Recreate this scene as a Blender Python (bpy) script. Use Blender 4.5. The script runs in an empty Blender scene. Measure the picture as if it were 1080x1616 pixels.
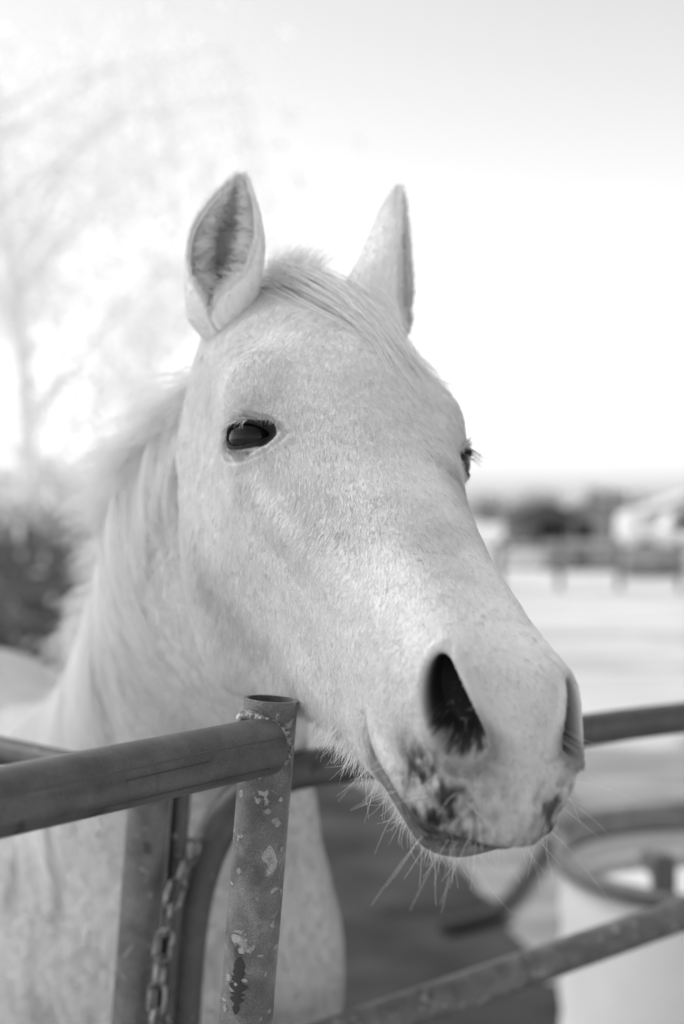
import bpy, bmesh, math, random
import numpy as np
from mathutils import Vector, Matrix
rad = math.radians
C = bpy.context.scene.collection
H = 1.6                     # camera height above the ground
random.seed(4); RNG = np.random.default_rng(7)

# ------------------------------------------------------------------ camera, light, exposure
cd = bpy.data.cameras.new('camera'); cam = bpy.data.objects.new('camera', cd); C.objects.link(cam)
bpy.context.scene.camera = cam
cd.sensor_fit = 'VERTICAL'; cd.sensor_height = 36; cd.lens = 50.13
cd.clip_start = 0.05; cd.clip_end = 3000
cam.location = (0, 0, H); cam.rotation_euler = (rad(90 - 0.33), 0, 0)
cd.dof.use_dof = True; cd.dof.focus_distance = 1.03; cd.dof.aperture_fstop = 3.3; cd.dof.aperture_blades = 9

SUN_EL, SUN_AZ = rad(56), rad(-84)       # azimuth measured from the view direction towards the right
world = bpy.data.worlds.new('World'); bpy.context.scene.world = world; world.use_nodes = True
nt = world.node_tree; bg = nt.nodes['Background']
sky = nt.nodes.new('ShaderNodeTexSky'); sky.sky_type = 'NISHITA'; sky.sun_disc = False
sky.sun_elevation = SUN_EL; sky.sun_rotation = SUN_AZ; sky.dust_density = 1.5; sky.air_density = 1.0
bw = nt.nodes.new('ShaderNodeRGBToBW')
nt.links.new(sky.outputs[0], bw.inputs[0]); nt.links.new(bw.outputs[0], bg.inputs[0]); bg.inputs[1].default_value = 0.15
sl = bpy.data.lights.new('sun', 'SUN'); sun = bpy.data.objects.new('sun', sl); C.objects.link(sun)
sl.energy = 0.5; sl.angle = rad(20); sl.color = (1, 1, 1)
sd = Vector((math.sin(SUN_AZ) * math.cos(SUN_EL), math.cos(SUN_AZ) * math.cos(SUN_EL), math.sin(SUN_EL)))
sun.rotation_euler = sd.to_track_quat('Z', 'Y').to_euler(); sun.location = sd * 30
vs = bpy.context.scene.view_settings
vs.view_transform = 'Standard'; vs.look = 'None'; vs.exposure = 1.05; vs.gamma = 1.0
cy = bpy.context.scene.cycles
cy.max_bounces = 6; cy.diffuse_bounces = 3; cy.transparent_max_bounces = 8; cy.caustics_reflective = False; cy.caustics_refractive = False
try: bpy.context.scene.cycles_curves.shape = 'RIBBONS'
except Exception: pass

# ------------------------------------------------------------------ helpers
def noise3(P, freq, seed=0):
    """smooth value noise in [-1,1] on an (n,3) array"""
    Q = np.asarray(P, float) * freq + 100.5 + seed * 17.3
    I = np.floor(Q).astype(np.int64); F = Q - I; F = F * F * (3 - 2 * F)
    out = 0
    for dx in (0, 1):
        for dy in (0, 1):
            for dz in (0, 1):
                h = ((I[:, 0] + dx) * 374761393 + (I[:, 1] + dy) * 668265263 + (I[:, 2] + dz) * 2147483647 + seed * 974711)
                h = (h ^ (h >> 13)) * 1274126177 & 0x7fffffff
                h = (h ^ (h >> 16)) & 0xffff
                w = (F[:, 0] if dx else 1 - F[:, 0]) * (F[:, 1] if dy else 1 - F[:, 1]) * (F[:, 2] if dz else 1 - F[:, 2])
                out = out + w * h
    return out / 32767.5 - 1
def fbm(P, freq, n=3, seed=0):
    return sum(noise3(P, freq * 2 ** i, seed + i) * .5 ** i for i in range(n)) / sum(.5 ** i for i in range(n))
def sstep(a, b, x):
    t = np.clip((x - a) / (b - a), 0, 1); return t * t * (3 - 2 * t)
def unit(v):
    return v / (np.linalg.norm(v, axis=-1, keepdims=True) + 1e-12)

def empty(name, loc, rz=0):
    o = bpy.data.objects.new(name, None); C.objects.link(o); o.location = loc; o.rotation_euler = (0, 0, rz)
    o.empty_display_size = .05
    return o
def tag(o, label=None, cat=None, group=None, kind=None):
    if label: o['label'] = label
    if cat: o['category'] = cat
    if group: o['group'] = group
    if kind: o['kind'] = kind
    return o
def link(name, me, mat=None, parent=None, smooth=True, world=True):
    o = bpy.data.objects.new(name, me); C.objects.link(o)
    if mat is not None: me.materials.append(mat)
    if smooth and len(me.polygons):
        me.polygons.foreach_set('use_smooth', np.ones(len(me.polygons), bool))
    if parent is not None:
        o.parent = parent
        if world: o.matrix_parent_inverse = Matrix.LocRotScale(parent.location, parent.rotation_euler, None).inverted()
    return o
def mesh_from(V, F, name='m'):
    me = bpy.data.meshes.new(name); me.from_pydata([tuple(map(float, v)) for v in V], [], [tuple(int(i) for i in f) for f in F]); me.update()
    return me
class MB:
    """collects shapes and links them as one mesh object"""
    def __init__(s): s.V = []; s.F = []
    def add(s, V, F):
        n = len(s.V); s.V += [tuple(v) for v in V]; s.F += [tuple(i + n for i in f) for f in F]; return s
    def box(s, c, d, rz=0, bev=0):
        bm = bmesh.new(); bmesh.ops.create_cube(bm, size=1)
        bmesh.ops.scale(bm, vec=d, verts=bm.verts)
        if bev: bmesh.ops.bevel(bm, geom=bm.edges[:], offset=bev, segments=2, affect='EDGES')
        M = Matrix.Translation(c) @ Matrix.Rotation(rz, 4, 'Z')
        bm.verts.index_update()
        s.add([M @ v.co for v in bm.verts], [[v.index for v in f.verts] for f in bm.faces]); bm.free(); return s
    def tube(s, pts, r, n=16, caps=True, hollow=0):
        """round bar through pts; r a number or a list"""
        P = np.array(pts, float); m = len(P); R = np.full(m, r) if np.isscalar(r) else np.array(r, float)
        T = unit(np.gradient(P, axis=0)); up = np.array([0, 0, 1.]) if abs(T[0][2]) < .9 else np.array([0, 1., 0])
        a = unit(np.cross(T[0], up)); V = []
        for i in range(m):
            a = unit(a - T[i] * (a @ T[i])); b = np.cross(T[i], a)
            for k in range(n):
                t = 2 * math.pi * k / n
                V.append(P[i] + R[i] * (math.cos(t) * a + math.sin(t) * b))
        F = [(i * n + k, i * n + (k + 1) % n, (i + 1) * n + (k + 1) % n, (i + 1) * n + k) for i in range(m - 1) for k in range(n)]
        if caps: F += [tuple(range(n))[::-1], tuple((m - 1) * n + k for k in range(n))]
        return s.add(V, F)
    def lathe(s, prof, c, n=32):
        V = []; m = len(prof)
        for r, z in prof:
            for k in range(n):
                t = 2 * math.pi * k / n; V.append((c[0] + r * math.cos(t), c[1] + r * math.sin(t), c[2] + z))
        F = [(i * n + k, i * n + (k + 1) % n, (i + 1) * n + (k + 1) % n, (i + 1) * n + k) for i in range(m - 1) for k in range(n)]
        return s.add(V, F)
    def build(s, name, mat, parent=None, smooth=True):
        o = link(name, mesh_from(s.V, s.F, name), mat, parent, smooth)
        if smooth:
            try: o.data.set_sharp_from_angle(angle=rad(40))
            except Exception: pass
        return o
def at(px, py, d):
    """world point on the ray through photo pixel (px,py) at distance d in front of the camera"""
    return ((px - 540) / 2250 * d, d, H - (py - 795) / 2250 * d)

# ------------------------------------------------------------------ materials
def mat(name, col=.5, rough=.6, metal=0, spec=.3):
    m = bpy.data.materials.new(name); m.use_nodes = True; b = m.node_tree.nodes['Principled BSDF']
    b.inputs['Base Color'].default_value = (col, col, col, 1); b.inputs['Roughness'].default_value = rough
    b.inputs['Metallic'].default_value = metal; b.inputs['Specular IOR Level'].default_value = spec
    return m
def noisy(name, c1, c2, scale, rough=.7, metal=0, bump=.0, detail=6, spec=.3, stretch=(1, 1, 1), lo=.35, hi=.65):
    m = mat(name, c1, rough, metal, spec); t = m.node_tree; b = t.nodes['Principled BSDF']
    tc = t.nodes.new('ShaderNodeTexCoord'); mp = t.nodes.new('ShaderNodeMapping'); mp.inputs['Scale'].default_value = stretch
    n = t.nodes.new('ShaderNodeTexNoise'); n.inputs['Scale'].default_value = scale; n.inputs['Detail'].default_value = detail
    r = t.nodes.new('ShaderNodeValToRGB'); r.color_ramp.elements[0].position = lo; r.color_ramp.elements[1].position = hi
    r.color_ramp.elements[0].color = (c1, c1, c1, 1); r.color_ramp.elements[1].color = (c2, c2, c2, 1)
    t.links.new(tc.outputs['Object'], mp.inputs[0]); t.links.new(mp.outputs[0], n.inputs[0]); t.links.new(n.outputs[0], r.inputs[0]); t.links.new(r.outputs[0], b.inputs['Base Color'])
    if bump:
        bp = t.nodes.new('ShaderNodeBump'); bp.inputs['Strength'].default_value = bump; bp.inputs['Distance'].default_value = .01
        t.links.new(n.outputs[0], bp.inputs['Height']); t.links.new(bp.outputs[0], b.inputs['Normal'])
    return m
def attr_mat(name, attr, rough=.6, spec=.2, trans=0, bump=0):
    m = mat(name, .7, rough, 0, spec); t = m.node_tree; b = t.nodes['Principled BSDF']
    a = t.nodes.new('ShaderNodeAttribute'); a.attribute_name = attr
    t.links.new(a.outputs['Color'], b.inputs['Base Color'])
    if trans:
        tr = t.nodes.new('ShaderNodeBsdfTranslucent'); mx = t.nodes.new('ShaderNodeMixShader'); mx.inputs[0].default_value = trans
        t.links.new(a.outputs['Color'], tr.inputs[0]); t.links.new(b.outputs[0], mx.inputs[1]); t.links.new(tr.outputs[0], mx.inputs[2])
        t.links.new(mx.outputs[0], t.nodes['Material Output'].inputs[0])
    if bump:
        n = t.nodes.new('ShaderNodeTexNoise'); n.inputs['Scale'].default_value = 400; tc = t.nodes.new('ShaderNodeTexCoord')
        bp = t.nodes.new('ShaderNodeBump'); bp.inputs['Strength'].default_value = bump; bp.inputs['Distance'].default_value = .001
        t.links.new(tc.outputs['Object'], n.inputs[0]); t.links.new(n.outputs[0], bp.inputs['Height']); t.links.new(bp.outputs[0], b.inputs['Normal'])
    return m

# ================================================================== HORSE
# head frame: x = across (towards the photo's right), s = down the face, z = out of the forehead
q = np.array([-0.4954, -0.0069, 0.4318])
def rotv(v):
    a = np.linalg.norm(v) + 1e-12; k = v / a; K = np.array([[0, -k[2], k[1]], [k[2], 0, -k[0]], [-k[1], k[0], 0]])
    return np.eye(3) + math.sin(a) * K + (1 - math.cos(a)) * K @ K
HF = rotv(q) @ np.stack([[1, 0, 0], [0, .507, .862], [0, -.862, .507]], 1)
EX, ES, EZ = HF[:, 0], -HF[:, 1], HF[:, 2]
HT = np.array([-.0374, 1.2805, .1847 + H])
def h2w(P):
    P = np.asarray(P, float); return P[..., 0:1] * EX + P[..., 1:2] * ES + P[..., 2:3] * EZ + HT
def w2h(v):      # direction world -> head
    v = np.asarray(v, float); return np.stack([v @ EX, v @ ES, v @ EZ], -1)

# half sections of the head: s, then nine (x,z) points from the top centre to the bottom centre
SEC = [
 (-.04, [(0,.004),(.030,.000),(.052,-.020),(.062,-.050),(.064,-.080),(.060,-.110),(.048,-.135),(.026,-.148),(0,-.150)]),
 (.00,  [(0,.016),(.034,.011),(.060,-.012),(.078,-.045),(.080,-.085),(.075,-.130),(.054,-.165),(.028,-.176),(0,-.172)]),
 (.04,  [(0,.024),(.040,.017),(.071,-.008),(.091,-.045),(.090,-.090),(.086,-.145),(.062,-.200),(.034,-.214),(0,-.196)]),
 (.08,  [(0,.028),(.046,.019),(.081,-.008),(.096,-.048),(.093,-.100),(.089,-.165),(.068,-.222),(.038,-.234),(0,-.210)]),
 (.13,  [(0,.027),(.050,.017),(.089,-.008),(.097,-.045),(.088,-.105),(.084,-.180),(.068,-.248),(.038,-.258),(0,-.226)]),
 (.17,  [(0,.020),(.051,.010),(.091,-.010),(.100,-.040),(.091,-.105),(.083,-.185),(.064,-.264),(.034,-.270),(0,-.232)]),
 (.205, [(0,.012),(.048,.003),(.083,-.014),(.097,-.042),(.091,-.105),(.080,-.183),(.060,-.264),(.032,-.268),(0,-.232)]),
 (.24,  [(0,.004),(.043,-.003),(.071,-.020),(.086,-.052),(.087,-.100),(.074,-.172),(.053,-.252),(.029,-.256),(0,-.228)]),
 (.29,  [(0,-.004),(.038,-.010),(.060,-.028),(.073,-.060),(.074,-.095),(.061,-.152),(.045,-.222),(.025,-.230),(0,-.214)]),
 (.34,  [(0,-.010),(.034,-.015),(.052,-.033),(.063,-.061),(.062,-.094),(.052,-.140),(.040,-.196),(.022,-.206),(0,-.200)]),
 (.39,  [(0,-.015),(.031,-.019),(.048,-.035),(.058,-.061),(.057,-.094),(.048,-.132),(.037,-.174),(.021,-.186),(0,-.186)]),
 (.44,  [(0,-.019),(.031,-.022),(.049,-.037),(.058,-.061),(.057,-.094),(.048,-.127),(.038,-.158),(.022,-.171),(0,-.174)]),
 (.48,  [(0,-.024),(.031,-.026),(.051,-.040),(.061,-.064),(.059,-.094),(.051,-.124),(.039,-.150),(.023,-.164),(0,-.167)]),
 (.52,  [(0,-.034),(.031,-.035),(.051,-.048),(.060,-.069),(.056,-.096),(.048,-.122),(.039,-.144),(.024,-.159),(0,-.163)]),
 (.55,  [(0,-.048),(.028,-.048),(.046,-.058),(.053,-.076),(.050,-.099),(.044,-.120),(.036,-.138),(.022,-.151),(0,-.155)]),
 (.572, [(0,-.064),(.022,-.064),(.037,-.070),(.044,-.083),(.042,-.101),(.037,-.116),(.028,-.129),(.017,-.136),(0,-.138)]),
 (.585, [(0,-.082),(.012,-.082),(.021,-.086),(.025,-.093),(.025,-.103),(.022,-.112),(.017,-.119),(.010,-.123),(0,-.124)]),
]
for s_, k_ in ((.5915, .70), (.5950, .42), (.5962, .12)): SEC.append((s_, [(x * k_, -.103 + (z + .103) * k_) for x, z in SEC[16][1]]))
def catmull(xs, Y, x):
    """non-uniform cubic Hermite interpolation of Y(xs) at x"""
    xs = np.array(xs, float); Y = np.array(Y, float); m = np.gradient(Y, xs, axis=0)
    i = np.clip(np.searchsorted(xs, x) - 1, 0, len(xs) - 2); h = xs[i + 1] - xs[i]; t = (x - xs[i]) / h
    sh = (-1,) + (1,) * (Y.ndim - 1); t = t.reshape(sh); h = h.reshape(sh)
    return ((2 * t**3 - 3 * t**2 + 1) * Y[i] + (t**3 - 2 * t**2 + t) * h * m[i] + (-2 * t**3 + 3 * t**2) * Y[i + 1] + (t**3 - t**2) * h * m[i + 1])
def gsm(A, k, axis, wrap):
    for _ in range(k):
        if wrap: A = (np.roll(A, 1, axis) + 2 * A + np.roll(A, -1, axis)) / 4
        else:
            B = A.copy(); sl_ = [slice(None)] * A.ndim
            def g(a, b): s_ = sl_.copy(); s_[axis] = slice(a, b); return tuple(s_)
            B[g(1, -1)] = (A[g(None, -2)] + 2 * A[g(1, -1)] + A[g(2, None)]) / 4; A = B
    return A
NS, NT = 600, 480
def build_head():
    ss = np.array([a for a, _ in SEC]); K = np.array([b for _, b in SEC])        # (17,9,2)
    full = np.concatenate([K, K[:, 7:0:-1] * [-1, 1]], 1)                          # (17,16,2)
    sN = np.concatenate([np.linspace(-.04, .55, NS - 80), .55 + .0462 * (1 - (1 - np.linspace(0, 1, 81)[1:]) ** 2)])
    S1 = catmull(ss, full, sN)                                                     # (NS,16,2)
    per = np.concatenate([S1[:, -2:], S1, S1[:, :3]], 1)
    tt = np.linspace(0, 16, NT, endpoint=False)
    G = catmull(np.arange(-2, 19), per.transpose(1, 0, 2), tt).transpose(1, 0, 2)  # (NS,NT,2)
    G = gsm(G, 30, 0, False); G = gsm(G, 60, 1, True)
    P = np.concatenate([G[..., :1], np.broadcast_to(sN[:, None, None], G.shape[:2] + (1,)), G[..., 1:]], -1)
    return P
def normals(P):
    ds = np.gradient(P, axis=0); dt = np.roll(P, -1, 1) - np.roll(P, 1, 1)
    N = unit(np.cross(ds, dt)); c = P - P.mean(1, keepdims=True)
    return N * np.sign((N * c).sum(-1).mean())
EYE_C = np.array([.0945, .204, -.040])
def eye_frame(side):
    n = unit(np.array([side * .80, .44, .36]))
    u = unit(np.array([side * -.516, .50, .50])); u = unit(u - n * (u @ n)); v = np.cross(n, u) * side * 1.0
    if v[2] < 0: v = -v
    return EYE_C * [side, 1, 1] + ([.004, .002, 0] if side > 0 else [-.0018, -.0018, -.0012]), u, v, n           # u towards the nose, v dorsal
ER = .0195
MOUTH = np.array([(.446, -.112), (.464, -.117), (.49, -.1215), (.517, -.1235), (.545, -.1225), (.572, -.118), (.60, -.110)])
def seg_dist(pt, poly):
    best = np.full(len(pt), 9.)
    for a, b in zip(poly[:-1], poly[1:]):
        t = np.clip(((pt - a) @ (b - a)) / ((b - a) @ (b - a)), 0, 1); best = np.minimum(best, np.linalg.norm(pt - a - t[:, None] * (b - a), axis=1))
    return best
def nostril_frame(side):
    c = np.array([side * (.0305 if side < 0 else .0375), .525 if side < 0 else .532, -.053]); n = unit(np.array([side * .66, .60, .42]))
    v = unit(np.array([side * .19, -.88, .40])); v = unit(v - n * (v @ n)); u = -np.cross(v, n) * side
    return c, u, v, n            # v up along the slit, u outward/backward
def head_detail(P):
    sh = P.shape; N = normals(P).reshape(-1, 3); Q = P.reshape(-1, 3).copy(); Q0 = Q.copy()
    col = np.full(len(Q), .775); fur = np.ones(len(Q))
    def bump(c, r, h, sides=(-1, 1)):
        nonlocal Q
        for sd_ in sides:
            d = (Q0 - np.array(c) * [sd_, 1, 1]) / np.array(r); Q = Q + N * (h * np.exp(-(d ** 2).sum(1)))[:, None]
    bump((.085, .165, -.012), (.030, .030, .022), .006)     # bony brow
    bump((.066, .110, .005), (.022, .028, .030), -.007)     # hollow over the eye
    bump((.092, .245, -.055), (.03, .035, .022), -.003)     # below the eye
    bump((.074, .285, -.078), (.03, .070, .013), .0034)     # facial crest
    bump((.060, .350, -.050), (.02, .060, .018), -.0025)
    bump((.085, .145, -.155), (.04, .055, .065), .006)      # cheek muscle
    bump((.060, .255, -.205), (.03, .050, .02), -.004)
    bump((.028, .400, -.022), (.012, .14, .015), .0012)     # edge of the nasal bone
    bump((.0, .155, .025), (.045, .05, .03), .003, (1,))
    bump((.046, .500, -.036), (.022, .030, .022), .0065)
    bump((.056, .545, -.088), (.02, .025, .018), -.003)
    bump((.056, .475, -.060), (.02, .028, .022), .003)      # false nostril swelling
    bump((.0, .560, -.060), (.018, .03, .03), .004, (1,))
    bump((.040, .545, -.118), (.02, .03, .012), .003)       # upper lip
    bump((.0, .535, -.165), (.035, .022, .02), .007, (1,))  # chin
    bump((.0, .478, -.165), (.05, .018, .03), -.004, (1,))  # chin groove
    # soft muscle and skin unevenness
    Q = Q + N * (fbm(Q0, 22, 3, 3) * .0016)[:, None] * sstep(-.04, .02, Q0[:, 1])[:, None]
    # mouth
    d = seg_dist(Q0[:, 1:3], MOUTH); ms = sstep(.444, .462, Q0[:, 1])
    side_w = sstep(-.2, .05, np.where(Q0[:, 1] > .56, 1, np.abs(N[:, 0])))
    g = np.exp(-(d / .0034) ** 2) * ms; Q = Q - N * (g * .0105)[:, None]
    mz = np.interp(Q0[:, 1], MOUTH[:, 0], MOUTH[:, 1])
    below = (Q0[:, 2] < mz) & (Q0[:, 1] > .44)
    lipup = np.exp(-((Q0[:, 2] - mz - .009) / .007) ** 2) * sstep(.45, .49, Q0[:, 1]); Q = Q + N * (lipup * .0025)[:, None]
    lower = sstep(0, .01, mz - Q0[:, 2]) * sstep(.45, .50, Q0[:, 1]) * sstep(.60, .54, Q0[:, 1] + 0 * mz)
    Q = Q - N * (lower * .002)[:, None]
    Q[:, 1] -= sstep(0, .012, mz - Q0[:, 2]) * sstep(.54, .585, Q0[:, 1]) * .010
    # wrinkles at the mouth corner
    cw = np.exp(-(((Q0[:, 1] - .447) / .02) ** 2 + ((Q0[:, 2] + .13) / .02) ** 2)) * np.abs(N[:, 0])
    Q = Q + N * (cw * .0012 * np.sin((Q0[:, 1] * .8 + Q0[:, 2] * .6) * 900))[:, None]
    # lip colour
    lipdark = np.exp(-(np.maximum(0, mz - Q0[:, 2]) / .012) ** 2) * sstep(.001, -.003, Q0[:, 2] - mz) * ms
    # nostrils
    for side in (-1, 1):
        c, u, v, n = nostril_frame(side); D = Q0 - c; a, b, w = D @ u, D @ v, D @ n
        k = (np.abs(w) < .05) & (np.abs(a) < .06) & (np.abs(b) < .07)
        vb = b / (.036 if side < 0 else .029)
        wid = (.0136 if side < 0 else .0110) * (1.0 - .28 * np.clip(vb, -1.3, 1.3))
        cen = .006 * (1 - np.clip(vb, -1.3, 1.3) ** 2) - .003
        rho = np.hypot((a - cen) / wid, vb)
        rho = np.where(k, rho, 9)
        rim = np.exp(-((rho - 1.22) / .22) ** 2) * sstep(.0, .004, a - cen + .006)
        Q += n * (rim * .0040)[:, None] + u * (rim * .0015)[:, None]                       # flared outer wing
        rim2 = np.exp(-((rho - 1.25) / .2) ** 2) * sstep(.004, -.004, a - cen + .006); Q += n * (rim2 * .002)[:, None]
        ins = sstep(1.05, .62, rho); Q += (-n * .8 + u * -.1 + v * .35) [None] * (ins * .040)[:, None]
        rn = rho + .10 * noise3(Q0, 330, 72) * sstep(.3, -.5, vb); dk = sstep(1.16, .84, rn); col = col * (1 - dk) + (.014 + .13 * sstep(.1, .8, noise3(Q0, 520, 71)) * sstep(.4, -.6, vb)) * dk; fur = np.minimum(fur, 1 - sstep(1.16, 1.0, rho))
        nb = np.exp(-((np.maximum(rho, 1) - 1) / .30) ** 2) * (rho > .9) * sstep(.2, -.7, vb); col = col * (1 - .72 * nb * (1 - dk))
    # eyes
    for side in (-1, 1):
        c, u, v, n = eye_frame(side); D = Q0 - c; a, b, w = D @ u, D @ v, D @ n
        k = (np.abs(w) < .04) & (np.hypot(a, b) < .06)
        bb = b + .02 * a
        hgt = np.where(bb > 0, .0092, .0090) * (1 + .0 * a)
        aw = np.where(a > 0, .0192, .0168)
        rho = np.where(k, ((np.abs(a) / aw) ** 1.8 + (np.abs(bb) / hgt) ** 1.9) ** (1 / 1.85), 9.)
        base = c - n * (ER - .004)
        sph = np.sqrt(np.clip(ER ** 2 - np.minimum(np.hypot(a, b), ER * .97) ** 2, 1e-8, 1)) - (ER - .004)
        wt = sph + .0022
        bl = np.exp(-(np.maximum(rho - 1, 0) / .55) ** 2) * k
        # the skin rests on the ball near the lids
        wn = w + bl * (wt - w); r_ = np.hypot(a, b); wn = np.where(k & (r_ < ER * .99), np.maximum(wn, sph + .0036 * sstep(1.0, 1.5, rho) + .0010), wn); Q += n[None] * (wn - w)[:, None]
        lid = np.exp(-((rho - 1.15) / .16) ** 2) * k; Q += n[None] * (lid * .0012)[:, None]
        crease = np.exp(-((rho - 1.55) / .13) ** 2) * k * sstep(0, .006, b); Q -= n[None] * (crease * .0022)[:, None]
        fold = np.exp(-((rho - 1.85) / .16) ** 2) * k * sstep(0, .006, b); Q += n[None] * (fold * .0018)[:, None]
        crease = np.exp(-((rho - 1.7) / .12) ** 2) * k * sstep(0, -.006, b); Q -= n[None] * (crease * .0011)[:, None]
        crease = np.exp(-((rho - 2.2) / .15) ** 2) * k * sstep(0, -.006, b); Q -= n[None] * (crease * .0008)[:, None]
        ins = sstep(1.0, .86, rho) * k; Q -= n[None] * (ins * .018)[:, None]
        # black skin: narrow round the lids, wider at the inner corner
        wdk = 1.22 + .12 * sstep(0, -.006, b) + .34 * sstep(.010, .024, a) + .02 * noise3(Q0, 300, 5)
        dk = sstep(wdk + .16, wdk, rho); col = col * (1 - dk) + .02 * dk; fur = np.minimum(fur, 1 - sstep(wdk + .10, wdk - .05, rho))
        gy = np.exp(-((rho - 1.0) / 1.1) ** 2) * k; col = col * (1 - .30 * gy * (1 - dk))
    # ---- coat colour in the head: pale with greyer skin in places
    x, s, z = Q0.T
    m1 = fbm(Q0, 45, 4, 11); m2 = fbm(Q0, 160, 3, 21)
    col *= 1 + .05 * m1
    cheek = np.exp(-((s - .30) / .06) ** 2 - ((z + .045) / .03) ** 2) * .24 + np.exp(-((s - .24) / .05) ** 2 - (x / .05) ** 2) * .17
    cheek += np.exp(-((s - .39) / .05) ** 2 - (x / .04) ** 2) * .16
    cheek += np.clip(fbm(Q0, 17, 3, 19), 0, 1) * .30 * sstep(.1, .2, s)
    col *= 1 - cheek * (1 + .6 * m1)
    front = sstep(.495, .545, s) * sstep(-.060, -.085, z) * sstep(-.155, -.12, z)
    m3 = fbm(Q0 * [1, 1, .5], 70, 4, 15); m4 = fbm(Q0 * [1, .6, .6], 230, 3, 17); patch = np.clip(front * sstep(-.35, .75, m3 * .9 + m4 * .75) * 1.25 * (.35 + .65 * sstep(.004, .03, np.abs(x + .004))), 0, 1)
    ex = 0
    for cx_, cs_, cz_, rr_, aa_ in ((-.022, .550, -.078, .012, .8), (-.040, .552, -.086, .017, 1), (-.026, .563, -.094, .018, 1.1), (-.048, .540, -.100, .012, .8), (-.036, .560, -.110, .018, .8), (.030, .565, -.094, .018, 1), (.012, .575, -.108, .012, .7), (-.012, .572, -.108, .012, .8), (.040, .552, -.100, .012, .7)):
        ex = ex + aa_ * np.exp(-(((x - cx_) / rr_) ** 2 + ((s - cs_) / rr_) ** 2 + ((z - cz_) / (rr_ * 1.15)) ** 2))
    col *= 1 - np.clip(np.minimum(ex, 1.1) * (.36 + .75 * m4 + .35 * m3), 0, .78)
    br = .36 * np.exp(-(((x + .028) / .026) ** 2 + ((s - .556) / .03) ** 2 + ((z + .090) / .026) ** 2)) + .30 * np.exp(-(((x - .030) / .020) ** 2 + ((s - .562) / .025) ** 2 + ((z + .090) / .024) ** 2))
    col *= 1 - br * (1 + .5 * m4)
    low = sstep(.52, .56, s) * sstep(-.088, -.112, z) * sstep(-.125, -.113, z) * sstep(-.5, .6, m3 + m4 * .6)
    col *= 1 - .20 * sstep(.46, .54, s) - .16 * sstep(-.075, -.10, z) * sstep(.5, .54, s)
    col = col * (1 - .80 * np.clip(patch, 0, 1)) ; col = col * (1 - .45 * low)
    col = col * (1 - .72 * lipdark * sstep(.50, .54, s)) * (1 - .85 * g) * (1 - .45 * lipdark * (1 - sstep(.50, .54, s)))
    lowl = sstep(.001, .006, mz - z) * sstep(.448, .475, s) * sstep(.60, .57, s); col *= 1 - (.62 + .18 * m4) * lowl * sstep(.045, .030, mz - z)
    fur = fur * (1 - .8 * lipdark) * (1 - .97 * g) * (1 - .5 * lowl)
    sp = noise3(Q0, 420, 31); sp2 = noise3(Q0, 60, 33); fleck = sstep(.62, .80, sp) * sstep(.05, .4, sp2); col *= 1 - .45 * fleck
    return Q.reshape(sh), np.clip(col, .015, .9).reshape(sh[:2]), fur.reshape(sh[:2])

HP0 = build_head(); HP, HCOL, HFUR = head_detail(HP0)
def shorten(P):
    P = P.copy(); s_ = P[..., 1]; P[..., 1] = s_ - .13 * .02 * np.logaddexp(0, (s_ - .45) / .02); return P
HP = shorten(HP)

def grid_faces(ns, nt, off=0, cap0=True, cap1=True):
    i = np.arange(ns - 1)[:, None] * nt; k = np.arange(nt)[None]; k2 = (k + 1) % nt
    F = np.stack([i + k, i + k2, i + nt + k2, i + nt + k], -1).reshape(-1, 4) + off
    F = F.tolist()
    if cap0: F.append([off + j for j in range(nt)][::-1])
    if cap1: F.append([off + (ns - 1) * nt + j for j in range(nt)])
    return F

# ---- neck and trunk: dorsal point, ventral point (camera-height coordinates), half width, squareness
TR = [
 ((-.045, 1.31, .130), (-.050, 1.30, -.020), .048),
 ((-.132, 1.39, .092), (-.055, 1.36, -.11), .060),
 ((-.203, 1.52, .030), (-.060, 1.46, -.22), .075),
 ((-.250, 1.70, -.07), (-.068, 1.58, -.34), .088),
 ((-.300, 1.90, -.20), (-.070, 1.63, -.50), .128),
 ((-.365, 2.14, -.290), (-.085, 1.68, -.72), .18),
 ((-.49, 2.42, -.34), (-.27, 2.00, -.93), .25),
 ((-.66, 2.78, -.365), (-.55, 2.63, -.97), .28),
 ((-.80, 3.15, -.325), (-.76, 3.08, -.90), .27),
 ((-.90, 3.41, -.36), (-.88, 3.36, -.72), .20),
 ((-.935, 3.50, -.43), (-.93, 3.49, -.58), .09),
]
TS, TT = 300, 200
def build_trunk():
    D = np.array([a for a, _, _ in TR]); V = np.array([b for _, b, _ in TR]); W = np.array([c for _, _, c in TR])
    xs = np.arange(len(TR)); x = np.linspace(0, len(TR) - 1, TS)
    D = gsm(catmull(xs, D, x), 60, 0, False); V = gsm(catmull(xs, V, x), 60, 0, False); W = gsm(catmull(xs, W[:, None], x), 60, 0, False)[:, 0]
    cen = (D + V) / 2; hd = (D - V) / 2
    fw = unit(np.gradient(cen, axis=0)); side = unit(np.cross(fw, hd)); side *= np.sign(side[:, :1])
    t = np.linspace(0, 2 * np.pi, TT, endpoint=False)
    ct, st = np.cos(t), np.sin(t)
    # neck: narrow crest, fuller below
    prof = np.sign(st) * np.abs(st) ** .9
    crest = 1 - .28 * np.clip(ct, 0, 1) ** 2 * np.clip(1.6 - x / 4, 0, 1)[:, None]
    P = cen[:, None] + hd[:, None] * (np.sign(ct) * np.abs(ct) ** .92)[None, :, None] + side[:, None] * (prof[None] * crest * W[:, None])[..., None]
    P[..., 2] += H
    c = P.mean(1, keepdims=True)
    P = P + unit(P - c) * (fbm(P.reshape(-1, 3), 5, 3, 8).reshape(P.shape[:2]) * .008)[..., None]
    return P
TP = build_trunk()

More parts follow.
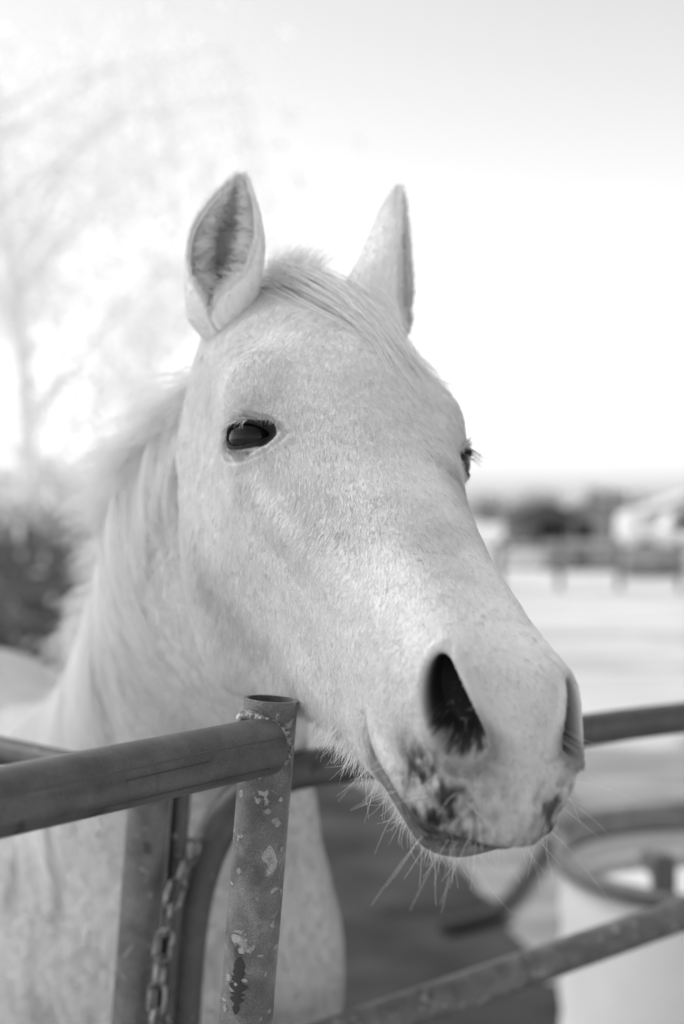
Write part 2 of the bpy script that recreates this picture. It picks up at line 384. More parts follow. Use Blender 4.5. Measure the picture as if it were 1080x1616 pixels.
def leg_loft(pts, n=20, m=60):
    """pts: (x,y,z above ground, half width, half depth)"""
    A = np.array(pts, float); L = gsm(catmull(np.arange(len(A)), A, np.linspace(0, len(A) - 1, m)), 4, 0, False)
    t = np.linspace(0, 2 * np.pi, n, endpoint=False)
    a = np.array([.93, .36, 0]); b = np.array([.36, -.93, 0])
    return L[:, None, :3] + a * (np.cos(t)[None, :, None] * L[:, None, 3:4]) + b * (np.sin(t)[None, :, None] * L[:, None, 4:5])
AX, BX = np.array([.93, .36]), np.array([.36, -.93])
def legpos(base, rows):
    return [(*(np.array(base) + BX * f + AX * s_), z, w, d) for (f, s_, z, w, d) in rows]
fore = [(-.05, 0, .98, .06, .09), (0, 0, .86, .075, .095), (.0, 0, .72, .055, .066), (.01, 0, .58, .040, .046), (.02, 0, .48, .042, .047), (.02, 0, .40, .032, .036), (.02, 0, .24, .026, .03), (.02, 0, .16, .036, .040), (.04, 0, .09, .032, .036), (.06, 0, .06, .045, .05), (.07, 0, .0, .056, .064)]
hind = [(0, 0, .98, .06, .09), (.03, 0, .84, .085, .14), (.05, 0, .76, .065, .10), (-.04, 0, .62, .045, .06), (-.10, 0, .52, .040, .055), (-.08, 0, .44, .035, .045), (-.06, 0, .26, .028, .034), (-.05, 0, .16, .038, .042), (-.03, 0, .09, .033, .038), (-.01, 0, .06, .046, .05), (0, 0, .0, .056, .062)]
legs = []
for base, rows in (((-.29, 1.98), fore), ((-.12, 2.06), fore), ((-.98, 3.22), hind), ((-.70, 3.32), hind)):
    legs.append(leg_loft(legpos(base, rows)))
LEG_R = legs

# ---- ears
def ear(side):
    """side -1 = the photo's left ear. Returns (outer grid, inner grid)"""
    if side < 0:
        base = h2w([-.068, .030, -.006]) + [-.012, 0, 0]; axis = unit(np.array([.10, -.03, 1.])); opn = unit(np.array([-.24, -.95, .0])); Lr = .128; wmax = .0348; lean = .004
    else:
        base = h2w([.058, .030, -.008]); axis = unit(np.array([.30, .02, 1.])); opn = unit(np.array([.97, -.20, .0])); Lr = .146; wmax = .040; lean = .004
    opn = unit(opn - axis * (opn @ axis)); sx = np.cross(opn, axis)
    if sx[0] < 0: sx = -sx
    nv, nf = 110, 90
    v = np.linspace(-.35, 1, nv)
    bury = np.clip((-v - .01) / .26, 0, 1)[:, None] ** 1.25
    r = wmax * np.interp(v, [-.35, 0, .08, .2, .4, .55, .7, .82, .92, .97, 1], [.50, .80, .86, .96, 1.0, .92, .76, .56, .33, .19, .06])
    r = gsm(r[:, None], 30, 0, False)[:, 0]
    fm = np.radians(np.interp(v, [0, .12, .3, .6, 1], [178, 165, 128, 108, 100]))
    depth = np.interp(v, [0, .3, .7, 1], [1.0, .85, .75, .7])
    f = np.linspace(-1, 1, nf)
    ph = f[None] * fm[:, None]
    cen = base + axis * ((v - .1) * Lr)[:, None] + opn * (-.020 * (v - .3) ** 2 * 1 + .006 * np.sin(v * 3.1))[:, None] + sx * (side * -lean * v ** 2 + .0)[:, None]
    cen = cen + (h2w([side * .040, .055, -.062]) - cen[0]) * bury
    wave = 1 + .03 * np.sin(ph * 2 + v[:, None] * 9)
    def surf(off):
        rr = (r[:, None] - off * np.minimum(1, r[:, None] / .012)) * wave
        return cen[:, None] + sx * (np.sin(ph) * rr)[..., None] - opn * (np.cos(ph) * rr * depth[:, None] + 0)[..., None]
    return surf(0), surf(.0035), opn, sx, axis
EARS = {s_: ear(s_) for s_ in (-1, 1)}
def ear_mesh(s_, off):
    O, I = EARS[s_][0], EARS[s_][1]; nv, nf = O.shape[:2]
    V = np.concatenate([O.reshape(-1, 3), I.reshape(-1, 3)]); n = nv * nf; F = []
    id_ = lambda i, k, q_=0: off + q_ * n + i * nf + k
    for i in range(nv - 1):
        for k in range(nf - 1):
            F.append((id_(i, k), id_(i, k + 1), id_(i + 1, k + 1), id_(i + 1, k)))
            F.append((id_(i, k, 1), id_(i + 1, k, 1), id_(i + 1, k + 1, 1), id_(i, k + 1, 1)))
        for k in (0, nf - 1): F.append((id_(i, k), id_(i + 1, k), id_(i + 1, k, 1), id_(i, k, 1)))
    for k in range(nf - 1): F.append((id_(nv - 1, k), id_(nv - 1, k + 1), id_(nv - 1, k + 1, 1), id_(nv - 1, k, 1)))
    return V, F

horse = empty('horse', (-.45, 2.3, 0))
tag(horse, 'white horse with dark eyes resting its head over the pipe fence', 'horse')
HW = h2w(HP)
V = [HW.reshape(-1, 3)]; F = grid_faces(NS, NT); CL = [HCOL.ravel() * (1 - .16 * HFUR.ravel())]; n0 = NS * NT
F += grid_faces(TS, TT, n0); V.append(TP.reshape(-1, 3))
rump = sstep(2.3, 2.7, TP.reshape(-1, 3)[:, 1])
tcol = (1 - .30 * rump) * (.53 + .15 * sstep(1.15, 1.5, TP.reshape(-1, 3)[:, 2])) * (1 + .05 * fbm(TP.reshape(-1, 3), 12, 3, 5)) * (1 - .28 * sstep(.05, .7, noise3(TP.reshape(-1, 3) * [1, 1, .6], 26, 9)) * sstep(1.3, 1.1, TP.reshape(-1, 3)[:, 2]))  # chest painted darker for lesser sky light, besides its grey dapple
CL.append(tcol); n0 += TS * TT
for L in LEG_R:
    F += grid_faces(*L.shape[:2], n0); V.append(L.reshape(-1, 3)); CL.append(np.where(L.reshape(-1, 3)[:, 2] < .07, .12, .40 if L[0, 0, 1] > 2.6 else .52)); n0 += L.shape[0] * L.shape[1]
EO = {}
for s_ in (-1, 1):
    ve, fe = ear_mesh(s_, n0); EO[s_] = n0; V.append(ve); F += fe; h_ = len(ve) // 2
    nv, nf = 110, 90; vv = np.repeat(np.linspace(-.35, 1, nv), nf); ff = np.tile(np.linspace(-1, 1, nf), nv)
    ci = (.76 if s_ > 0 else .74) - (.02 if s_ > 0 else .12) * np.exp(-(ff / .55) ** 2) * sstep(.1, .3, vv) * sstep(1.02, .8, vv)
    CL.append(np.concatenate([np.full(h_, .80), ci])); n0 += len(ve)
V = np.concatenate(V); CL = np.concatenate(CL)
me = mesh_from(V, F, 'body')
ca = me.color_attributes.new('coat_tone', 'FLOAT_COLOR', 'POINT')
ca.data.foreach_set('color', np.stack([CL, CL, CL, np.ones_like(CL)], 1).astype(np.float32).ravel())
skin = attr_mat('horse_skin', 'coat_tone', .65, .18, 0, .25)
body = link('body', me, skin, horse)

# eyes
eyem = mat('eye_gloss', .004, .04, 0, .22)
t_ = eyem.node_tree; b_ = t_.nodes['Principled BSDF']; b_.inputs['Coat Weight'].default_value = .04; b_.inputs['Coat Roughness'].default_value = .02
for side in (-1, 1):
    c, u, v, n = eye_frame(side); cc = h2w(c - n * (ER - .004))
    bm = bmesh.new(); bmesh.ops.create_uvsphere(bm, u_segments=48, v_segments=32, radius=ER)
    bmesh.ops.translate(bm, vec=Vector(cc), verts=bm.verts)
    m_ = bpy.data.meshes.new('eye'); bm.to_mesh(m_); bm.free(); link('eye', m_, eyem, horse)

# ---- hair
def add_curves(name, P, rad0, rad1, cols, material, parent):
    """P (n,k,3) strand points"""
    n, k = P.shape[:2]
    hc = bpy.data.hair_curves.new(name); hc.add_curves([k] * n)
    hc.position_data.foreach_set('vector', P.astype(np.float32).ravel())
    t = np.linspace(0, 1, k)[None]; R = (rad0 * (1 - t) + rad1 * t) * np.ones((n, 1)) if np.isscalar(rad0) else rad0[:, None] * (1 - t) + rad1 * t
    ra = hc.attributes.new('radius', 'FLOAT', 'POINT') if 'radius' not in hc.attributes else hc.attributes['radius']
    ra.data.foreach_set('value', R.astype(np.float32).ravel())
    a = hc.attributes.new('tone', 'FLOAT_COLOR', 'CURVE')
    a.data.foreach_set('color', np.stack([cols, cols, cols, np.ones(n)], 1).astype(np.float32).ravel())
    hc.materials.append(material)
    o = bpy.data.objects.new(name, hc); C.objects.link(o); o.parent = parent
    o.matrix_parent_inverse = Matrix.LocRotScale(parent.location, parent.rotation_euler, None).inverted()
    return o
hairm = attr_mat('coat_hair', 'tone', .5, .25, .22)
def sample_grid(G, n, wt=None, attrs=()):
    """random points on a (a,b,3) grid closed in b; returns points, normals, interpolated attrs"""
    a, b = G.shape[:2]; G2 = np.concatenate([G, G[:, :1]], 1)
    e1 = G2[1:, :-1] - G2[:-1, :-1]; e2 = G2[:-1, 1:] - G2[:-1, :-1]; cr = np.cross(e1, e2); ar = np.linalg.norm(cr, axis=-1)
    w = ar if wt is None else ar * wt[:-1]
    cdf = np.cumsum(w.ravel()); r = RNG.random(n) * cdf[-1]; idx = np.minimum(np.searchsorted(cdf, r), len(cdf) - 1); i, j = idx // b, idx % b
    uu, vv = RNG.random(n), RNG.random(n); j2 = (j + 1) % b
    def bil(A):
        s_ = (-1,) + (1,) * (A.ndim - 2); u_, v_ = uu.reshape(s_), vv.reshape(s_)
        return A[i, j] * (1 - u_) * (1 - v_) + A[i + 1, j] * u_ * (1 - v_) + A[i, j2] * (1 - u_) * v_ + A[i + 1, j2] * u_ * v_
    Nn = unit(np.cross(e1, e2)); c = G.mean(1, keepdims=True); sg = np.sign((Nn * (G[:-1] - c[:-1])).sum(-1).mean())
    return bil(G), Nn[i, j] * sg, [bil(A) for A in attrs]
def strands(p, n, d, L, lift, k=4, curl=.0, jit=.12):
    d = d + RNG.normal(0, jit, d.shape); d = unit(d - n * (d * n).sum(-1, keepdims=True)); L = L[:, None]
    t = np.linspace(0, 1, k)
    return np.stack([p - n * .0005 * np.minimum(1, L / .006) + d * L * t_ + n * L * lift[:, None] * (t_ * 1.0 - .55 * t_ ** 2) for t_ in t], 1)

# coat of the head
def head_coat(n):
    p, nn, (hp, col, fur) = sample_grid(HW, n, HFUR * (HP0[..., 1] > -.03) + 1e-6, (HP0, HCOL, HFUR))
    x, s, z = hp.T; N0 = np.zeros_like(p)
    front = sstep(-.055, -.015, z)
    sx_ = np.tanh(x / .03)
    d = np.stack([sx_ * (.25 + .3 * front), .25 + 1.1 * front + .5 * sstep(.40, .5, s), -(1.0 - .75 * front)], 1)
    up = sstep(.15, .10, s) * front; d[:, 1] -= 1.6 * up * .5; d[:, 0] += sx_ * .4 * up
    # around the nostril the hair fans out; near the eye it turns round the lids
    for side in (-1, 1):
        c, u, v, n_ = eye_frame(side); D = hp - c; a, b = D @ u, D @ v; r2 = np.hypot(a, b); w_ = np.exp(-(r2 / .032) ** 2) * (np.sign(x) == side)
        tang = (u[None] * (a / (r2 + 1e-6))[:, None] + v[None] * (b / (r2 + 1e-6))[:, None]) * .8 - u[None] * .5 * sstep(0, .01, b)[:, None]
        d = d * (1 - w_[:, None]) + tang * w_[:, None] * 1.2
    q3 = hp; wob = np.stack([noise3(q3, 24, 41), noise3(q3, 24, 42), noise3(q3, 24, 43)], 1); d = d + wob * .26
    dw = d[:, :1] * EX + d[:, 1:2] * ES + d[:, 2:] * EZ
    longer = sstep(-.15, -.25, z) * sstep(.5, .4, s)
    L = (.0055 + .0085 * longer + .002 * sstep(.35, .2, s)) * RNG.uniform(.6, 1.25, n) * (1 - .42 * sstep(.47, .55, s)) * (.35 + .65 * fur)
    lift = RNG.uniform(.08, .38, n) + .25 * longer
    P = strands(p, nn, dw, L, lift, 4, jit=.20)
    cl = noise3(hp, 420, 51) * .5 + noise3(hp * [1, 1, .45], 210, 52) * .5
    tone = col * (1.0 + .09 * cl + RNG.normal(0, .08, n))
    fle = sstep(.25, .6, noise3(hp, 500, 61)) * sstep(-.2, .5, noise3(hp, 26, 62)); tone = tone * (1 - .35 * fle * (RNG.random(n) < .6))
    return P, np.clip(tone, .02, .92)
P, tone = head_coat(560000)
add_curves('coat', P, .00013, .00004, tone, hairm, horse)
def trunk_coat(n):
    x = np.linspace(0, 10, TS); wt = np.broadcast_to((np.interp(x, [0, 3, 5, 6, 10], [1, .8, .5, .15, .08]))[:, None], (TS, TT))
    p, nn, (cc,) = sample_grid(TP, n, wt, (tcol.reshape(TS, TT),))
    d = np.broadcast_to(np.array([-.25, .25, -1.]), p.shape) + np.stack([noise3(p, 9, 71), noise3(p, 9, 72), noise3(p, 9, 73)], 1) * .5
    L = .013 * RNG.uniform(.6, 1.3, n); lift = RNG.uniform(.1, .4, n)
    tone = cc * (1 + .08 * noise3(p, 90, 74) + RNG.normal(0, .05, n))
    return strands(p, nn, d, L, lift, 4, jit=.18), np.clip(tone, .05, .9)
P, tone = trunk_coat(150000)
add_curves('body_coat', P, .0003, .00008, tone, hairm, horse)

# hair of the ears: woolly inside, short outside
def ear_hair(s_):
    O, I, opn, sx, axis = EARS[s_]; nv, nf = O.shape[:2]; out = []; tn = []
    def pts(G, n, f0, f1, v0, v1):
        i = (v0 + (v1 - v0) * RNG.random(n)) * (nv - 2); k = (f0 + (f1 - f0) * RNG.random(n)) * (nf - 2)
        ii, kk = i.astype(int), k.astype(int); p = G[ii, kk] + (G[ii + 1, kk] - G[ii, kk]) * (i - ii)[:, None] + (G[ii, kk + 1] - G[ii, kk]) * (k - kk)[:, None]
        nn = unit(np.cross(G[ii + 1, kk] - G[ii, kk], G[ii, kk + 1] - G[ii, kk])); return p, nn, i / nv, k / nf * 2 - 1
    cen = O.mean(1)
    p, nn, v, f = pts(I, 15000, .02, .98, .27, .985); v = (v * 1.35 - .35)
    inw = unit(cen[np.clip(((v + .35) / 1.35 * (nv - 1)).astype(int), 0, nv - 1)] + opn * .012 - p); t = np.linspace(0, 1, 6)
    L = (.023 * np.interp(v, [0, .3, .8, 1], [1, 1.0, .6, .25])) * RNG.uniform(.35, 1.35, len(p))
    sw = noise3(p, 90, 81 + s_)[:, None]; sw2 = noise3(p, 90, 85 + s_)[:, None]
    d0 = unit(inw * .8 + axis * .35 + sx * sw * .35 + axis * sw2 * .3 + opn * .25 + RNG.normal(0, .22, (len(p), 3))); d1 = unit(axis * (.5 * sw2) + opn * .3 + sx * (-np.sign(f))[:, None] * .5 + sx * sw * .5 + inw * .2 + RNG.normal(0, .35, (len(p), 3)))
    P = np.stack([p + (d0 * t_ + (d1 - d0) * t_ ** 2 * .6) * L[:, None] for t_ in t], 1); out.append(P); tn.append(np.clip(.82 - (.02 if s_ > 0 else .14) * np.exp(-(f / .5) ** 2) * sstep(.1, .3, v) + .10 * noise3(p, 160, 88) + RNG.normal(0, .05, len(p)), .1, .9))
    for rim in (0, nf - 1):                                   # fringe along both edges
        n = 2600; i = RNG.random(n) ** .9 * (nv - 2); ii = i.astype(int); p = O[ii, rim] + (O[ii + 1, rim] - O[ii, rim]) * (i - ii)[:, None]
        outw = unit(O[ii, rim] - O[ii, 4 if rim == 0 else nf - 5]); L = .007 * RNG.uniform(.4, 1.2, n)
        d0 = unit(outw * .5 + axis * .9 + RNG.normal(0, .22, (n, 3))); P = np.stack([p + d0 * L[:, None] * t_ for t_ in t], 1); out.append(P); tn.append(np.full(n, .8) + RNG.normal(0, .04, n))
    p, nn, v, f = pts(O, 16000, 0, 1, 0, .995); c = cen[(v * (nv - 1)).astype(int)]; nn = nn * np.sign((nn * (p - c)).sum(1))[:, None]
    P = strands(p, nn, np.broadcast_to(axis, p.shape) + .0, .006 * RNG.uniform(.6, 1.2, len(p)), RNG.uniform(.15, .4, len(p)), 6); out.append(P); tn.append(np.clip(.80 + .05 * noise3(p, 80, 89) + RNG.normal(0, .04, len(p)), .1, .9))
    return np.concatenate(out), np.concatenate(tn)
a_, b_ = zip(ear_hair(-1), ear_hair(1))
add_curves('ear_hair', np.concatenate(a_), .00017, .00005, np.concatenate(b_), hairm, horse)

# mane: strands that run over the neck from the crest down both sides
tcen = TP.mean(1, keepdims=True); TN = unit(TP - tcen)
def on_trunk(i, k):
    i = np.clip(i, 0, TS - 1.001); ii = i.astype(int); fi = (i - ii)[..., None]; kk = np.floor(k).astype(int); fk = (k - kk)[..., None]
    def g(A): return (A[ii, kk % TT] * (1 - fi) * (1 - fk) + A[ii + 1, kk % TT] * fi * (1 - fk) + A[ii, (kk + 1) % TT] * (1 - fi) * fk + A[ii + 1, (kk + 1) % TT] * fi * fk)
    return g(TP), g(TN)
def mane(nclump=230, per=30):
    t = np.linspace(0, 1, 12); out = []; tn = []
    for c in range(nclump):
        i0 = RNG.uniform(.03, .50) * TS; sg = 1 if RNG.random() < .30 else -1
        n = per; L = RNG.uniform(.35, 1.0) * (.75 + .25 * sg * -1)
        off = RNG.normal(0, 1, (n, 2)); reach = (26 + 22 * L) * (1 + .08 * off[:, 0]); lift = RNG.uniform(.003, .020); drift = RNG.uniform(-6, 22)
        ph = RNG.uniform(0, 6.3); wv = RNG.uniform(0, 5)
        root_k = RNG.normal(0, 2.0) + off[:, 1] * 1.0; root_i = i0 + off[:, 0] * 2.2
        gather = 1 - .45 * t[None]
        k = root_k[:, None] * gather + sg * (reach[:, None] * t[None] ** 1.15) + off[:, 1:2] * t[None] * 1.2
        i = i0 + (root_i[:, None] - i0) * gather + drift * t[None] ** 1.3 + wv * np.sin(t[None] * 4 + ph) + off[:, :1] * t[None] ** 2 * .8
        p, nn = on_trunk(i, k); h = lift * np.sin(np.pi * np.clip(t * .93 + .04, 0, 1)) ** .6 + .003 + .012 * t ** 2 * RNG.random()
        p = p + nn * (h[None, :, None] + (off[:, :1] * .0016)[..., None] * t[None, :, None]); p[..., 2] += (.020 * np.sin(np.pi * np.clip(t * 1.4, 0, 1)) * RNG.uniform(.3, 1.2))[None]
        out.append(p); tn.append(np.clip(.83 + RNG.normal(0, .08) + RNG.normal(0, .05, n), .3, .92))
    # wisps that stand off the crest
    for c in range(170):
        i0 = RNG.uniform(.03, .46) * TS; n = 46; p, nn = on_trunk(np.full(1, i0), np.full(1, RNG.normal(0, 1.5)))
        d = unit(np.array([-.80, .0, .38]) + RNG.normal(0, .26, 3)); L = RNG.uniform(.03, .095)
        r = p + RNG.normal(0, .005, (n, 3)); dd = unit(d + RNG.normal(0, .045, (n, 3))); l_ = L * RNG.uniform(.5, 1.1, n)
        P_ = r[:, None] + dd[:, None] * (l_[:, None] * t[None])[..., None]; P_[..., 2] -= (l_[:, None] * .55 * t[None] ** 2); P_[..., 0] -= l_[:, None] * .15 * t[None] ** 2
        out.append(P_); tn.append(np.full(n, .80) + RNG.normal(0, .03, n))
    return np.concatenate(out), np.concatenate(tn)
P, tone = mane(); add_curves('mane', P, .00042, .00012, tone, hairm, horse)

# forelock: falls from the poll over the forehead to the photo's right
from mathutils.bvhtree import BVHTree
sub = HW[::4, ::4]; bvh = BVHTree.FromPolygons([Vector(v) for v in sub.reshape(-1, 3)], grid_faces(*sub.shape[:2], cap0=False, cap1=False))
def drop(x, s_):
    o_ = h2w([x, s_, .3]); r = bvh.ray_cast(Vector(o_), Vector(-EZ)); return np.array(r[0]) if r[0] else h2w([x, s_, 0.0])
def forelock(ncl=75, per=22):
    t = np.linspace(0, 1, 10); out = []; tn = []
    for c in range(ncl):
        x0 = RNG.uniform(-.040, .048); s0 = RNG.uniform(-.025, .03); L = RNG.uniform(.05, .175)
        x1 = x0 + .050 * (L / .15) + RNG.uniform(-.012, .02); s1 = s0 + L; lift = RNG.uniform(.000, .004); bow = RNG.uniform(-.014, .016)
        c_ = np.array([drop(np.clip(x0 + (x1 - x0) * t_ ** 1.1 + bow * math.sin(3.1 * t_), -.085, .09), s0 + (s1 - s0) * t_) for t_ in t])
        c_ += EZ * (lift * np.sin(np.pi * np.clip(t * .9 + .08, 0, 1)) + .0015)[:, None]
        spread = RNG.normal(0, 1, (per, 1, 3)) * (.0055 * (1 - .4 * t) + .0008)[None, :, None]
        out.append(c_[None] + spread); tn.append(np.full(per, .78 + RNG.normal(0, .06)) + RNG.normal(0, .03, per))
    for c in range(30):                                       # tuft standing on the poll
        b0 = drop(RNG.uniform(-.035, .0), RNG.uniform(-.02, .01)); d = unit(np.array([RNG.uniform(-.5, .6), 0, 1.]) + RNG.normal(0, .15, 3)); L = RNG.uniform(.012, .032)
        P_ = b0 + RNG.normal(0, .004, (20, 1, 3)) + unit(d + RNG.normal(0, .15, (20, 1, 3))) * (t[None, :, None] * L); P_[..., 0] += (t ** 2 * L * .4)[None]
        out.append(P_); tn.append(np.full(20, .8))
    return np.concatenate(out), np.clip(np.concatenate(tn), .2, .93)
P, tone = forelock(); add_curves('forelock', P, .00026, .00008, tone, hairm, horse)

# whiskers of chin and lips, and eyelashes
def whiskers():
    Nw = normals(HW); t = np.linspace(0, 1, 9); out = []; rr = []
    hp = HP0; m = (hp[..., 1] > .42) & (hp[..., 1] < .555) & (hp[..., 2] < -.148) & (Nw[..., 2] < .1)
    ii = np.argwhere(m); sel = ii[RNG.integers(0, len(ii), 210)]
    for a, b in sel:
        L = RNG.uniform(.008, .026) * (1 if RNG.random() < .88 else 1.4); d = unit(Nw[a, b] * .8 + np.array([.0, -.1, -.75]) + RNG.normal(0, .28, 3)); cv = RNG.normal(0, .35, 3)
        out.append(HW[a, b] + d * L * t[:, None] + cv * L * (t ** 2)[:, None] * .8)
    m = (hp[..., 1] > .50) & (hp[..., 2] > -.14) & (hp[..., 2] < -.075) & (np.abs(hp[..., 0]) > .02)
    ii = np.argwhere(m); sel = ii[RNG.integers(0, len(ii), 46)]
    for a, b in sel:
        L = RNG.uniform(.015, .045); d = unit(Nw[a, b] + RNG.normal(0, .22, 3)); cv = np.array([0, 0, -.4]) + RNG.normal(0, .2, 3)
        out.append(HW[a, b] + d * L * t[:, None] + cv * L * (t ** 2)[:, None] * .6)
    # long hairs of jaw and throat
    m = (hp[..., 1] > .22) & (hp[..., 1] < .43) & (hp[..., 2] < -.165) & (np.abs(hp[..., 0]) < .040) & (Nw[..., 2] < .0)
    ii = np.argwhere(m); sel = ii[RNG.integers(0, len(ii), 2600)]
    for a, b in sel:
        L = RNG.uniform(.007, .018); d = unit(Nw[a, b] * .45 + np.array([-.12, -.05, -.8]) + RNG.normal(0, .16, 3)); cv = RNG.normal(0, .3, 3)
        out.append(HW[a, b] + d * L * t[:, None] + cv * L * (t ** 2)[:, None] * .5)
    return np.array(out)
P = whiskers(); add_curves('whiskers', P, .00012, .00004, np.full(len(P), .82), hairm, horse)
def lashes():
    out = []; t = np.linspace(0, 1, 7)
    for side in (-1, 1):
        c, u, v, n = eye_frame(side)
        for j in range(46):
            a = RNG.uniform(-.015, .008); b = .0100 * math.sqrt(max(0, 1 - (a / .022) ** 2)); p = c + u * a + v * (b + RNG.uniform(0, .0015)) + n * (.0045 - (a * a) * 18)
            d = unit(n * 1.0 - v * .25 + u * (a * 20) + RNG.normal(0, .12, 3)); L = RNG.uniform(.006, .012)
            out.append(h2w(p + d * L * t[:, None] - v * (L * .35 * t ** 2)[:, None]))
    return np.array(out)
P = lashes(); add_curves('eyelashes', P, .00014, .00005, np.full(len(P), .7), hairm, horse)
# tail
def tail():
    t = np.linspace(0, 1, 12); n = 900; r = RNG.normal(0, 1, (n, 3)); p0 = np.array([-.94, 3.50, H - .40]); L = RNG.uniform(.6, .9, n)
    P_ = p0 + r[:, None] * (.012 + .05 * np.sin(3 * t))[None, :, None] * np.array([1, 1, .2]) + np.array([-.06, .13, 0]) * np.sin(np.minimum(t * 3, 1.6))[None, :, None]
    P_[..., 2] -= L[:, None] * t[None]; return P_
P = tail(); add_curves('tail', P, .0008, .0004, np.full(len(P), .7), hairm, horse)
#PART2
# ================================================================== FENCE
def pipe_mat(name, c1, c2, chip, chip_amt, rough=.45):
    m = mat(name, c1, rough, .0, .5); t = m.node_tree; b = t.nodes['Principled BSDF']; tc = t.nodes.new('ShaderNodeTexCoord')
    def ns(scale, detail, src=None, dist=0):
        n = t.nodes.new('ShaderNodeTexNoise'); n.inputs['Scale'].default_value = scale; n.inputs['Detail'].default_value = detail; n.inputs['Distortion'].default_value = dist
        t.links.new(src or tc.outputs['Object'], n.inputs[0]); return n.outputs[0]
    def ramp(src, p0, p1, a, c):
        r = t.nodes.new('ShaderNodeValToRGB'); r.color_ramp.elements[0].position = p0; r.color_ramp.elements[1].position = p1
        r.color_ramp.elements[0].color = (a, a, a, 1); r.color_ramp.elements[1].color = (c, c, c, 1); t.links.new(src, r.inputs[0]); return r.outputs[0]
    def mix(f, a, c):
        x = t.nodes.new('ShaderNodeMix'); x.data_type = 'RGBA'; t.links.new(f, x.inputs[0]); 
        for k, v in ((6, a), (7, c)):
            if isinstance(v, float): x.inputs[k].default_value = (v, v, v, 1)
            else: t.links.new(v, x.inputs[k])
        return x.outputs[2]
    basec = ramp(ns(38, 8, dist=.6), .35, .68, c1, c2)
    chips = ramp(ns(62, 6, dist=.9), chip_amt, chip_amt + .05, 0, 1)
    dark = ramp(ns(24, 7, dist=.3), .66, .71, 0, 1)
    grain = ramp(ns(900, 2), .3, .7, 0, 1)
    c = mix(chips, basec, chip); c = mix(dark, c, c1 * .35)
    mlt = t.nodes.new('ShaderNodeMix'); mlt.data_type = 'RGBA'; mlt.blend_type = 'OVERLAY'; mlt.inputs[0].default_value = .35; t.links.new(c, mlt.inputs[6]); t.links.new(grain, mlt.inputs[7])
    t.links.new(mlt.outputs[2], b.inputs['Base Color'])
    bp = t.nodes.new('ShaderNodeBump'); bp.inputs['Strength'].default_value = .5; bp.inputs['Distance'].default_value = .0015; t.links.new(chips, bp.inputs['Height'])
    bp2 = t.nodes.new('ShaderNodeBump'); bp2.inputs['Strength'].default_value = .25; bp2.inputs['Distance'].default_value = .001; t.links.new(ns(160, 5), bp2.inputs['Height']); t.links.new(bp.outputs[0], bp2.inputs['Normal']); t.links.new(bp2.outputs[0], b.inputs['Normal'])
    return m
galv = pipe_mat('galvanised_flaking', .060, .165, .26, .60)
paint = pipe_mat('painted_pipe', .050, .085, .16, .72, .33)
dull = pipe_mat('weathered_pipe', .065, .13, .24, .62, .5)
darkp = pipe_mat('dark_pipe', .035, .06, .22, .66, .4)
weldm = noisy('weld_bead', .08, .45, 160, .4, .3, .6)
def rust(P, n): pass
def lin(a, b, n=24): return [tuple(np.array(a) + (np.array(b) - np.array(a)) * i / (n - 1)) for i in range(n)]

# near panel: flaking post with its top rail running left towards the camera
pa = empty('fence_panel', at(380, 1700, 1.08)[:2] + (0,))
tag(pa, 'nearest grey pipe fence panel, flaking post with a thick welded top rail', 'fence panel')
top, bot = np.array(at(428, 1103, 1.08)), np.array(at(376, 1760, 1.08)); ax = unit(top - bot); foot = bot + ax * (-(bot[2]) / ax[2])
R = .0205
mb = MB(); n = 48; L_ = lin(foot, top, 60); mb.tube(L_, R, n, caps=False); mb.tube(lin(top - ax * .25, top, 6), R - .0028, n, caps=False)
o = mb; m0 = len(mb.V)
# rim between the outer and the inner wall
outer = [59 * n + k for k in range(n)]; inner = [60 * n + 5 * n + k for k in range(n)]
mb.F += [(outer[k], outer[(k + 1) % n], inner[(k + 1) % n], inner[k]) for k in range(n)]
post = mb.build('post', galv, pa)
rc = R - .0026; sd0 = unit(np.cross(ax, [0, 1, 0])); fr0 = np.cross(sd0, ax); Vc = [top - ax * .003] ; Fc = []
for j in (1, 2, 3):
    for k in range(32): t = 2 * math.pi * k / 32; Vc.append(top - ax * (.003 + .0012 * j * j) + (sd0 * math.cos(t) + fr0 * math.sin(t)) * rc * j / 3)
Fc += [(0, 1 + k, 1 + (k + 1) % 32) for k in range(32)] + [(1 + 32 * j + k, 1 + 32 * (j + 1) + k, 1 + 32 * (j + 1) + (k + 1) % 32, 1 + 32 * j + (k + 1) % 32) for j in (0, 1) for k in range(32)]
link('cap', mesh_from(Vc, Fc), noisy('cap_rust', .05, .12, 90, .7, 0, .6), pa)
ra, rb = np.array(at(424, 1177, 1.065)), np.array(at(0, 1266, .86)); rd = unit(rb - ra); rb2 = ra + rd * 1.9
RR = .0216
MB().tube(lin(ra + rd * .004, rb2, 40), RR, 48).build('top_rail', paint, pa)
rs_ = np.cross(rd, [0, 0, 1]); rs_ = rs_ if rs_[1] < 0 else -rs_
def seam(a_, r_, z0, z1, name, m_):
    MB().tube([tuple(ra + rd * t + (rs_ * math.cos(a_ + .03 * math.sin(t * 21)) + np.array([0, 0, 1]) * math.sin(a_ + .03 * math.sin(t * 21))) * (RR - r_ * .35)) for t in np.linspace(z0, z1, 60)], r_, 6).build(name, m_, pa)
seam(.42, .0009, .006, 1.5, 'weld_seam', mat('seam_grey', .07, .5)); seam(-.62, .0007, .02, .20, 'scratch', mat('scratch_dark', .042, .6)); seam(.12, .0006, .09, .17, 'scratch', bpy.data.materials['scratch_dark'])
for k in (1, 2, 3): MB().tube(lin(ra + rd * .004 - np.array([0, 0, .27 * k]), rb2 - np.array([0, 0, .27 * k]), 12), RR, 24).build('rail', paint, pa)
